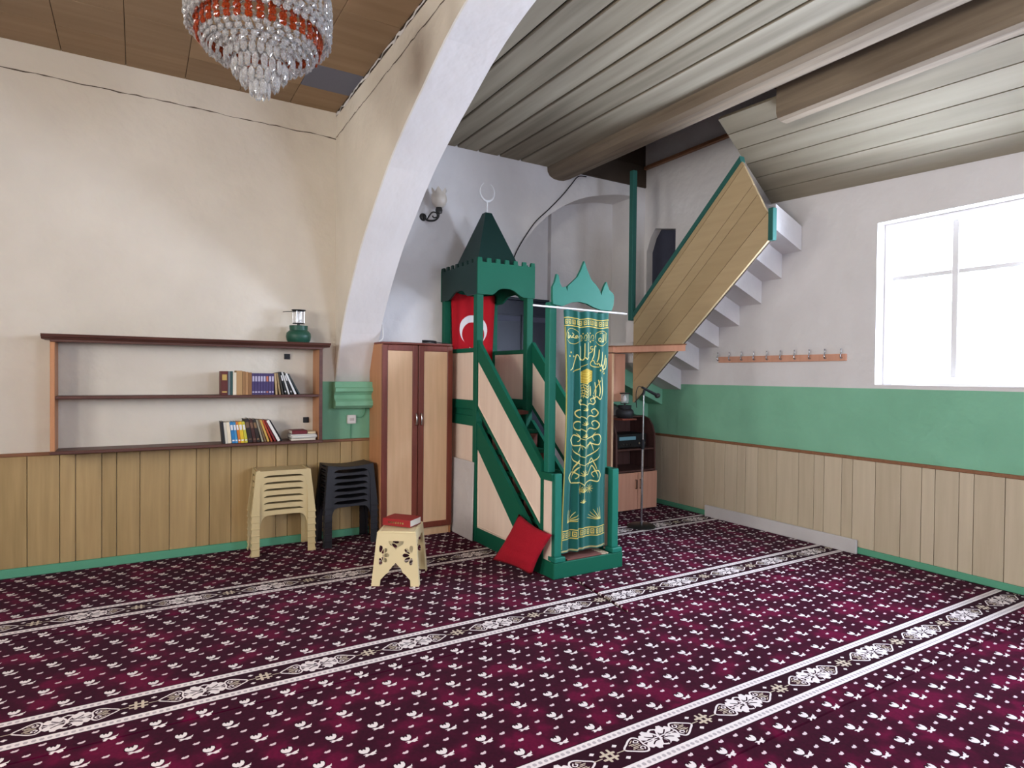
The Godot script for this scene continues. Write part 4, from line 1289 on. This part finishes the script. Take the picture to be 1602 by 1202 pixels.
func stool(called: String, label: String, group: String, m: Material, wt: float, wb: float, dt: float, db: float, h: float, wave: float) -> Node3D:
	var o := thing(called, label, "stool", Vector3.ZERO, 0.0, group)
	var th := 0.0035
	var st := begin()
	var lips := [begin(), begin(), begin(), begin()]
	var turn := 0
	for s in [[0.0, wt, wb, dt, db], [PI / 2, dt, db, wt, wb], [PI, wt, wb, dt, db], [-PI / 2, dt, db, wt, wb]]:
		var tilt := atan2((s[4] - s[3]) / 2.0, h)
		var poly := side_poly(s[1], s[2], h / cos(tilt), 0.066, 0.038, wave)
		var xf := Transform3D(Basis(Vector3.UP, s[0]), Vector3.ZERO) * Transform3D(Basis(Vector3.RIGHT, -tilt), Vector3(0, 0, s[4] / 2.0))
		add_prism(st, poly, -th, 0.0, xf)
		for sx in [0, 1]:
			add_rbox(lips[(turn + sx) % 4], Vector3(0.068, 0.012, 0.007), 0.002, xf * Transform3D(Basis(), Vector3((sx * 2 - 1) * (s[2] / 2 - 0.032), 0.008, 0.0)))
		turn += 1
	part("frame", finish(st), m, o)
	for l in lips: part("foot_rim", finish(l), m, o)
	st = begin()
	if wave <= 0:
		add_rbox(st, Vector3(wt, 0.012, dt), 0.006, Transform3D(Basis(), Vector3(0, h - 0.006, 0)))
		for sx in [-1.0, 1.0]: add_rbox(st, Vector3(0.02, 0.008, dt * 0.9), 0.003, Transform3D(Basis(), Vector3(sx * (wt / 2 - 0.022), h + 0.002, 0)))
	else:
		var p := PackedVector2Array()
		for k in 9: p.append(Vector2(lerpf(-wt / 2, wt / 2, k / 8.0), h + 0.004 - wave * sin(PI * k / 8.0)))
		for k in range(8, -1, -1): p.append(Vector2(lerpf(-wt / 2, wt / 2, k / 8.0), h - 0.008 - wave * sin(PI * k / 8.0)))
		add_prism(st, p, -dt / 2, dt / 2)
	part("seat", finish(st), m, o)
	return o

func stools() -> void:
	var ord := ["lowest", "second from the floor", "third from the floor", "fourth from the floor", "fifth from the floor", "sixth from the floor", "seventh from the floor", "eighth from the floor", "ninth from the floor", "tenth from the floor"]
	var a := stool("beige_stool", "beige plastic stool, lowest of the beige nested stack", "stacked beige stools", M.beige_plastic, 0.445, 0.525, 0.26, 0.315, 0.375, 0.0)
	for k in 7:
		var s := a if k == 0 else copy_of(a, "beige plastic stool, %s in the beige nested stack" % (ord[k] if k < 6 else "topmost"))
		s.position = Vector3(1.085, 0.002 + k * 0.0565, -5.70)
		s.rotation.y = deg_to_rad(-2)
	a = stool("black_stool", "black plastic stool, lowest of the black nested stack", "stacked black stools", M.dark_plastic, 0.42, 0.49, 0.26, 0.315, 0.385, 0.02)
	for k in 7:
		var s := a if k == 0 else copy_of(a, "black plastic stool, %s in the black nested stack" % (ord[k] if k < 6 else "topmost"))
		s.position = Vector3(1.655, 0.002 + k * 0.0565, -5.685)
		s.rotation.y = deg_to_rad(2)
	# single stool with cut-out sides
	var o := thing("cutout_stool", "beige plastic stool with flower cut-outs standing alone on the carpet", "stool", Vector3(1.722, 0.001, -4.475), deg_to_rad(-31.7))
	var h := 0.385
	var wt := 0.285
	var wb := 0.35
	var dt := 0.34
	var db := 0.42
	var panel_csg := CSGPolygon3D.new()
	panel_csg.polygon = pv([-wb / 2, 0, -wt / 2, h, wt / 2, h, wb / 2, 0, wb / 2 - 0.062, 0, wb / 2 - 0.066, 0.045, 0.072, 0.085, 0.052, 0.098, 0.042, 0.125, 0.018, 0.148, 0, 0.168, -0.018, 0.148, -0.042, 0.125, -0.052, 0.098, -0.072, 0.085, -wb / 2 + 0.066, 0.045, -wb / 2 + 0.062, 0])
	panel_csg.depth = 0.008
	var holes := [pv([-0.058, 0.325, 0.058, 0.325, 0.05, 0.30, 0.022, 0.285, 0.0, 0.262, -0.022, 0.285, -0.05, 0.30])]
	for sx in [-1.0, 1.0]:
		for k in 5:
			var an := deg_to_rad(-84 + 42 * k)
			var d := Vector2(-sx * cos(an), sin(an))
			var c := Vector2(sx * 0.118, 0.222) + d * 0.045
			var el := PackedVector2Array()
			for t in 10:
				var q := TAU * t / 10
				var side := Vector2(-d.y, d.x)
				var p := c + d * cos(q) * 0.026 + side * sin(q) * (0.0145 + 0.004 * cos(q))
				p.x = clampf(p.x, -0.124, 0.124)
				el.append(p)
			holes.append(el)
	for hp in holes:
		var q := CSGPolygon3D.new()
		q.polygon = hp
		q.depth = 0.05
		q.position.z = 0.02
		q.operation = CSGShape3D.OPERATION_SUBTRACTION
		panel_csg.add_child(q)
	for s in 4:
		var odd := s % 2 == 1
		var tilt := atan2(((wb - wt) if odd else (db - dt)) / 2, h)
		var xf := Transform3D(Basis(Vector3.UP, s * PI / 2), Vector3.ZERO) * Transform3D(Basis(Vector3.RIGHT, -tilt), Vector3(0, 0, (wb if odd else db) / 2))
		var p: Node3D
		if not odd: p = solid("cutout_side", panel_csg if s == 0 else panel_csg.duplicate(), M.stool_plastic, o)
		else: p = part("side", prism(side_poly(dt, db, h, 0.055, 0.06), -0.008, 0.0), M.stool_plastic, o)
		p.transform = xf
	var st := begin()
	add_rbox(st, Vector3(wt + 0.004, 0.014, dt + 0.004), 0.006, Transform3D(Basis(), Vector3(0, h - 0.004, 0)))
	for sg in [-1.0, 1.0]:
		add_rbox(st, Vector3(wt * 0.94, 0.007, 0.014), 0.003, Transform3D(Basis(), Vector3(0, h + 0.004, sg * (dt / 2 - 0.012))))
		add_rbox(st, Vector3(0.014, 0.007, dt * 0.86), 0.003, Transform3D(Basis(), Vector3(sg * (wt / 2 - 0.012), h + 0.004, 0)))
	part("seat", finish(st), M.stool_plastic, o)
	# red book on it
	var b := thing("red_book", "thick red hardback lying on the single beige stool", "book", Vector3(1.752, h + 0.01, -4.525), deg_to_rad(-52))
	var rc := mat(c8(150, 34, 36), 0.5)
	box("cover", b, Vector3(-0.12, 0, -0.085), Vector3(0.12, 0.004, 0.085), rc, 0.001)
	box("cover", b, Vector3(-0.12, 0.05, -0.085), Vector3(0.12, 0.054, 0.085), rc, 0.001)
	box("spine", b, Vector3(-0.12, 0, 0.081), Vector3(0.12, 0.054, 0.086), rc, 0.001)
	box("pages", b, Vector3(-0.115, 0.004, -0.082), Vector3(0.115, 0.05, 0.081), M.paper, 0.0)
	for k in 7: box("title_letter", b, Vector3(-0.07 + k * 0.02, 0.02, 0.086), Vector3(-0.058 + k * 0.02, 0.034, 0.0866), M.brass, 0.0)

# ---------------------------------------------------------------- small things
func lantern(called: String, label: String, at: Vector3, turn: float, tank: Material, sc: float) -> void:
	var o := thing(called, label, "lantern", at, turn)
	o.scale = Vector3.ONE * sc
	part("tank", lathe([Vector2(0, 0), Vector2(0.085, 0), Vector2(0.098, 0.02), Vector2(0.105, 0.055), Vector2(0.1, 0.085), Vector2(0.08, 0.105), Vector2(0.05, 0.115), Vector2(0, 0.118)], 24), tank, o)
	var st := begin()
	add_lathe(st, [Vector2(0.074, 0.1), Vector2(0.078, 0.148), Vector2(0.072, 0.148), Vector2(0.068, 0.1)], 24)
	part("collar", finish(st), tank, o)
	part("valve", tube([Vector3(0, 0.115, 0), Vector3(0, 0.175, 0)], 0.012), M.dark_metal, o)
	part("burner_plate", lathe([Vector2(0, 0.165), Vector2(0.05, 0.165), Vector2(0.052, 0.172), Vector2(0, 0.175)], 20), M.dark_metal, o)
	part("glass_chimney", lathe([Vector2(0.043, 0.175), Vector2(0.043, 0.272), Vector2(0.0415, 0.272), Vector2(0.0415, 0.175)], 24), M.glass, o)
	for k in 4:
		var a := k * TAU / 4 + 0.5
		part("guard_wire", tube([Vector3(cos(a) * 0.048, 0.17, sin(a) * 0.048), Vector3(cos(a) * 0.05, 0.28, sin(a) * 0.05)], 0.004, -1.0, 6), M.steel, o)
	part("mantle", lathe([Vector2(0, 0.185), Vector2(0.014, 0.195), Vector2(0.02, 0.22), Vector2(0.012, 0.25), Vector2(0.0, 0.262)], 14), M.white_paint, o)
	part("reflector", lathe([Vector2(0.052, 0.276), Vector2(0.06, 0.282), Vector2(0.06, 0.288), Vector2(0.02, 0.292), Vector2(0, 0.293)], 24), M.dark_metal, o)
	part("lever", tube([Vector3(-0.03, 0.27, 0), Vector3(-0.09, 0.268, 0.01), Vector3(-0.135, 0.262, 0.015)], 0.0035, -1.0, 6), M.dark_metal, o)

func small_things() -> void:
	lantern("gas_lantern", "green camping gas lantern standing on top of the bookshelf", Vector3(1.235, 1.823, -5.75), 0.0, M.tank_green, 1.02)
	lantern("gas_lantern", "dark camping gas lantern on the ledge below the stair", Vector3(4.56, 1.096, -5.17), 0.6, M.black, 0.95)
	# wall sconce
	var o := thing("wall_sconce", "wall lamp with a tulip glass shade on a scrolled iron arm", "wall lamp", Vector3(2.485, 3.15, -5.9))
	part("wall_plate", lathe([Vector2(0, 0), Vector2(0.04, 0), Vector2(0.03, 0.02), Vector2(0, 0.025)], 16), M.dark_metal, o, Vector3.ZERO, Vector3(PI / 2, 0, 0))
	part("arm", tube(smooth_path([Vector3(0, 0, 0.02), Vector3(0.02, -0.045, 0.07), Vector3(0.07, -0.05, 0.12), Vector3(0.1, -0.02, 0.15), Vector3(0.105, 0.03, 0.155)], 6), 0.011, 0.009), M.dark_metal, o)
	part("scroll", tube(smooth_path([Vector3(0.02, -0.03, 0.06), Vector3(0.05, 0.03, 0.1), Vector3(0.09, 0.03, 0.12), Vector3(0.1, -0.01, 0.13), Vector3(0.07, -0.02, 0.11), Vector3(0.06, 0.0, 0.1)], 6), 0.007), M.dark_metal, o)
	part("lamp_holder", lathe([Vector2(0, 0), Vector2(0.03, 0.0), Vector2(0.036, 0.03), Vector2(0.028, 0.06), Vector2(0, 0.06)], 16), M.dark_metal, o, Vector3(0.105, 0.02, 0.155))
	var st := begin()
	var rs := [[0.034, 0.0], [0.066, 0.03], [0.082, 0.075], [0.078, 0.115], [0.064, 0.145], [0.074, 0.17]]
	st.set_smooth_group(1)
	for j in rs.size() - 1:
		for k in 24:
			var q := []
			for e in [[j, k], [j, k + 1], [j + 1, k + 1], [j + 1, k]]:
				var t: float = TAU * e[1] / 24.0
				var rr: float = rs[e[0]][0] * (1.0 + 0.08 * cos(t * 6.0) * e[0] / 5.0)
				var yy: float = rs[e[0]][1] + (0.024 * cos(t * 6.0) if e[0] == 5 else 0.0)
				q.append(Vector3(cos(t) * rr, yy, sin(t) * rr))
			face(st, q, q[0] + q[1] - Vector3(0, q[0].y * 2, 0))
	part("lamp_shade", finish(st), M.frosted, o, Vector3(0.105, 0.075, 0.155))
	# hook rail
	o = thing("hook_rail", "reddish wooden coat hook rail on the white right wall", "coat rack", Vector3(5.49, 1.745, -4.0))
	box("board", o, Vector3(-0.012, -0.035, -0.69), Vector3(0.01, 0.03, 0.75), M.peach)
	var z := -0.69 + 0.01
	for k in 10:
		part("hook", tube(smooth_path([Vector3(-0.012, -0.005, z), Vector3(-0.03, -0.012, z), Vector3(-0.042, 0.01, z), Vector3(-0.03, 0.05, z), Vector3(-0.034, 0.078, z)], 4), 0.006, 0.006, 6), M.steel, o)
		z += 0.155
	# plank lying along the foot of the right wall
	o = thing("loose_plank", "pale grey plank leaning at the foot of the right wall", "plank", Vector3(5.44, 0, -4.0))
	box("board", o, Vector3(-0.012, 0.0, -0.81), Vector3(0.012, 0.125, 0.9), M.board_white)
	# microphone stand
	o = thing("microphone_stand", "chrome microphone stand with a round dark base before the cabinet", "microphone stand", Vector3(4.46, 0.0, -4.78))
	part("base", lathe([Vector2(0, 0), Vector2(0.145, 0), Vector2(0.145, 0.012), Vector2(0.12, 0.025), Vector2(0.03, 0.032), Vector2(0, 0.034)], 32), M.dark_metal, o)
	part("pole", tube([Vector3(0, 0.03, 0), Vector3(0.006, 0.85, 0)], 0.012), M.steel, o)
	part("clutch", lathe([Vector2(0, 0), Vector2(0.018, 0), Vector2(0.02, 0.03), Vector2(0.018, 0.1), Vector2(0, 0.1)], 16), M.black, o, Vector3(0.006, 0.8, 0))
	part("pole", tube([Vector3(0.006, 0.88, 0), Vector3(0.012, 1.37, 0)], 0.008), M.steel, o)
	part("clip", tube([Vector3(0.0, 1.36, 0), Vector3(0.02, 1.41, 0.0)], 0.014), M.black, o)
	var mi := thing("microphone", "black hand microphone clipped to the stand", "microphone", Vector3(4.475, 1.43, -4.78))
	part("body", tube([Vector3(-0.03, 0.01, 0), Vector3(0.17, -0.07, 0)], 0.012, 0.017, 12), M.black, mi)
	part("grille", lathe([Vector2(0, -0.03), Vector2(0.016, -0.026), Vector2(0.025, -0.01), Vector2(0.026, 0.01), Vector2(0.016, 0.026), Vector2(0, 0.03)], 16), M.dark_metal, mi, Vector3(0.19, -0.078, 0), Vector3(0, 0, -1.2))
	part("cable", tube(smooth_path([Vector3(-0.03, 0.01, 0), Vector3(-0.08, 0.015, 0), Vector3(-0.11, -0.06, 0.0), Vector3(-0.09, -0.2, -0.01)], 6), 0.004, -1.0, 6), M.black, mi)
	# switch box under the corbel
	o = thing("socket_box", "white surface switch box with cable on the green wall", "switch", Vector3(1.755, 1.115, -5.896))
	box("box", o, Vector3(-0.042, -0.042, 0), Vector3(0.042, 0.042, 0.035), M.white_paint, 0.006)
	box("rocker", o, Vector3(-0.02, -0.013, 0.035), Vector3(0.02, 0.013, 0.041), M.board_white, 0.002)
	part("cable", tube([Vector3(0.0, -0.04, 0.01), Vector3(-0.005, -0.18, 0.01)], 0.004, -1.0, 6), M.teal, o)
	part("cable", tube(smooth_path([Vector3(0.04, 0.02, 0.012), Vector3(0.1, 0.02, 0.012), Vector3(0.13, 0.06, 0.012), Vector3(0.15, 0.16, 0.012)], 5), 0.004, -1.0, 6), M.teal, o)
	# cables
	var wire := part(numbered("wall_cable"), tube(smooth_path([Vector3(3.53, 2.78, -5.885), Vector3(3.62, 2.97, -5.885), Vector3(3.82, 3.26, -5.885), Vector3(4.02, 3.45, -5.885), Vector3(4.2, 3.63, -5.885), Vector3(4.33, 3.78, -5.885), Vector3(4.43, 3.89, -5.885), Vector3(4.55, 3.91, -5.885)], 6), 0.006, -1.0, 6), M.black, self)
	tag(wire, "thin black cable slanting down the white wall beside the recess", "cable")
	var pts := []
	for k in 40: pts.append(Vector3(cos(k * 0.42) * (0.07 + 0.01 * sin(k * 1.3)), 0.006 + 0.0006 * k, sin(k * 0.42) * 0.05))
	pts.append(Vector3(0.13, 0.008, 0.05))
	pts.append(Vector3(0.19, 0.008, 0.03))
	var coil := part(numbered("cable_coil"), tube(pts, 0.004, -1.0, 6), M.black, self, Vector3(2.44, 1.852, -5.63))
	tag(coil, "loose coil of dark cable on top of the wardrobe", "cable")
	var wc := part(numbered("white_cable"), tube(smooth_path([Vector3(1.985, 2.04, -5.68), Vector3(1.99, 1.95, -5.67), Vector3(1.985, 1.89, -5.66), Vector3(1.95, 1.857, -5.65), Vector3(1.93, 1.857, -5.6)], 6), 0.006, -1.0, 6), M.white_paint, self)
	tag(wc, "short white cable hanging by the arch onto the wardrobe", "cable")

# ---------------------------------------------------------------- chandelier
func drop_mesh(w: float, h: float, n := 8) -> ArrayMesh:
	# flat-faced almond pendant hanging from its top point
	var st := begin()
	var rings := [[0.0, 0.0], [0.42, -0.2], [0.5, -0.5], [0.4, -0.78], [0.0, -1.0]]
	for i in rings.size() - 1:
		for k in n:
			var q := []
			for e in [[i, k], [i, k + 1], [i + 1, k + 1], [i + 1, k]]:
				var t: float = TAU * (e[1] + 0.5 * (e[0] % 2)) / n
				q.append(Vector3(cos(t) * rings[e[0]][0] * w, rings[e[0]][1] * h, sin(t) * rings[e[0]][0] * w * 0.6))
			if rings[i][0] == 0.0: q.remove_at(1)
			elif rings[i + 1][0] == 0.0: q.remove_at(2)
			var c := Vector3.ZERO
			for p in q: c += p
			face(st, q, c / q.size() - Vector3(0, -0.5 * h, 0))
	return finish(st)

func torus(r: float, y: float, t: float) -> ArrayMesh:
	var st := begin()
	add_lathe(st, [Vector2(r - t, y - t), Vector2(r + t, y - t), Vector2(r + t, y + t), Vector2(r - t, y + t), Vector2(r - t, y - t)], 48)
	return finish(st)

func bead_band(o: Node3D, called: String, mesh: Mesh, m: Material, rows: Array) -> void:
	var mm := MultiMesh.new()
	mm.transform_format = MultiMesh.TRANSFORM_3D
	mm.mesh = mesh
	var xs := []
	for e in rows:
		var n := int(TAU * e[0] / e[2])
		for k in n:
			var a := TAU * (k + 0.5 * (xs.size() % 2)) / n
			xs.append(Transform3D(Basis(Vector3.UP, PI / 2 - a) * Basis(Vector3.RIGHT, rng.randf_range(-0.25, 0.25)), Vector3(cos(a) * e[0], e[1], sin(a) * e[0])))
	mm.instance_count = xs.size()
	for i in xs.size(): mm.set_instance_transform(i, xs[i])
	var mi := MultiMeshInstance3D.new()
	mi.name = called
	mi.multimesh = mm
	mi.material_override = m
	mi.set_meta("kind", "stuff")
	o.add_child(mi, true)

func chandelier() -> void:
	var o := thing("chandelier", "large tiered crystal chandelier with an amber band hanging from the brown ceiling", "chandelier", Vector3(0.543, 4.0, -3.458))
	part("ceiling_cup", lathe([Vector2(0, -0.05), Vector2(0.04, -0.05), Vector2(0.07, -0.02), Vector2(0.075, 0.0), Vector2(0, 0)], 20), M.steel, o)
	part("stem", tube([Vector3(0, 0, 0), Vector3(0, -0.82, 0)], 0.012), M.steel, o)
	for e in [[0.165, 3.215], [0.25, 3.20], [0.295, 3.25], [0.295, 3.31], [0.34, 3.325], [0.35, 3.37], [0.35, 3.50]]: part("hoop", torus(e[0], e[1] - 4.0, 0.004), M.steel, o)
	for k in 6:
		var a := k * TAU / 6
		part("spoke", tube([Vector3(0, -0.48, 0), Vector3(cos(a) * 0.35, -0.5, sin(a) * 0.35)], 0.006, -1.0, 6), M.steel, o)
		part("spoke", tube([Vector3(0, -0.7, 0), Vector3(cos(a) * 0.29, -0.72, sin(a) * 0.29)], 0.005, -1.0, 6), M.steel, o)
	# hanging drops of the lowest tier, each a part
	var big := drop_mesh(0.034, 0.085)
	for e in [[0.165, 3.21, 26], [0.128, 3.155, 20], [0.088, 3.105, 14], [0.045, 3.06, 8], [0.0, 3.045, 1]]:
		for k in e[2]:
			var a: float = TAU * (k + 0.35 * e[2]) / e[2]
			part("crystal_drop", big, M.crystal, o, Vector3(cos(a) * e[0], e[1] - 4.0 + rng.randf_range(-0.006, 0.006), sin(a) * e[0]), Vector3(0, PI / 2 - a + rng.randf_range(-0.3, 0.3), rng.randf_range(-0.06, 0.06)))
	for e in [[0.128, 3.155], [0.088, 3.105], [0.045, 3.06]]: part("hoop", torus(e[0], e[1] - 4.0, 0.003), M.steel, o)
	var bead := drop_mesh(0.026, 0.034, 6)
	bead_band(o, "clear_beads", bead, M.crystal, [[0.20, -0.80, 0.024], [0.235, -0.795, 0.024], [0.262, -0.775, 0.024], [0.28, -0.752, 0.024], [0.298, -0.64, 0.024], [0.30, -0.615, 0.024], [0.345, -0.685, 0.024], [0.348, -0.66, 0.024], [0.35, -0.64, 0.024], [0.352, -0.61, 0.024], [0.353, -0.58, 0.024], [0.353, -0.55, 0.024], [0.352, -0.52, 0.024], [0.352, -0.49, 0.024], [0.32, -0.46, 0.024], [0.25, -0.44, 0.024]])
	bead_band(o, "amber_beads", drop_mesh(0.026, 0.036, 6), M.amber, [[0.298, -0.735, 0.026], [0.30, -0.705, 0.026], [0.302, -0.675, 0.026]])
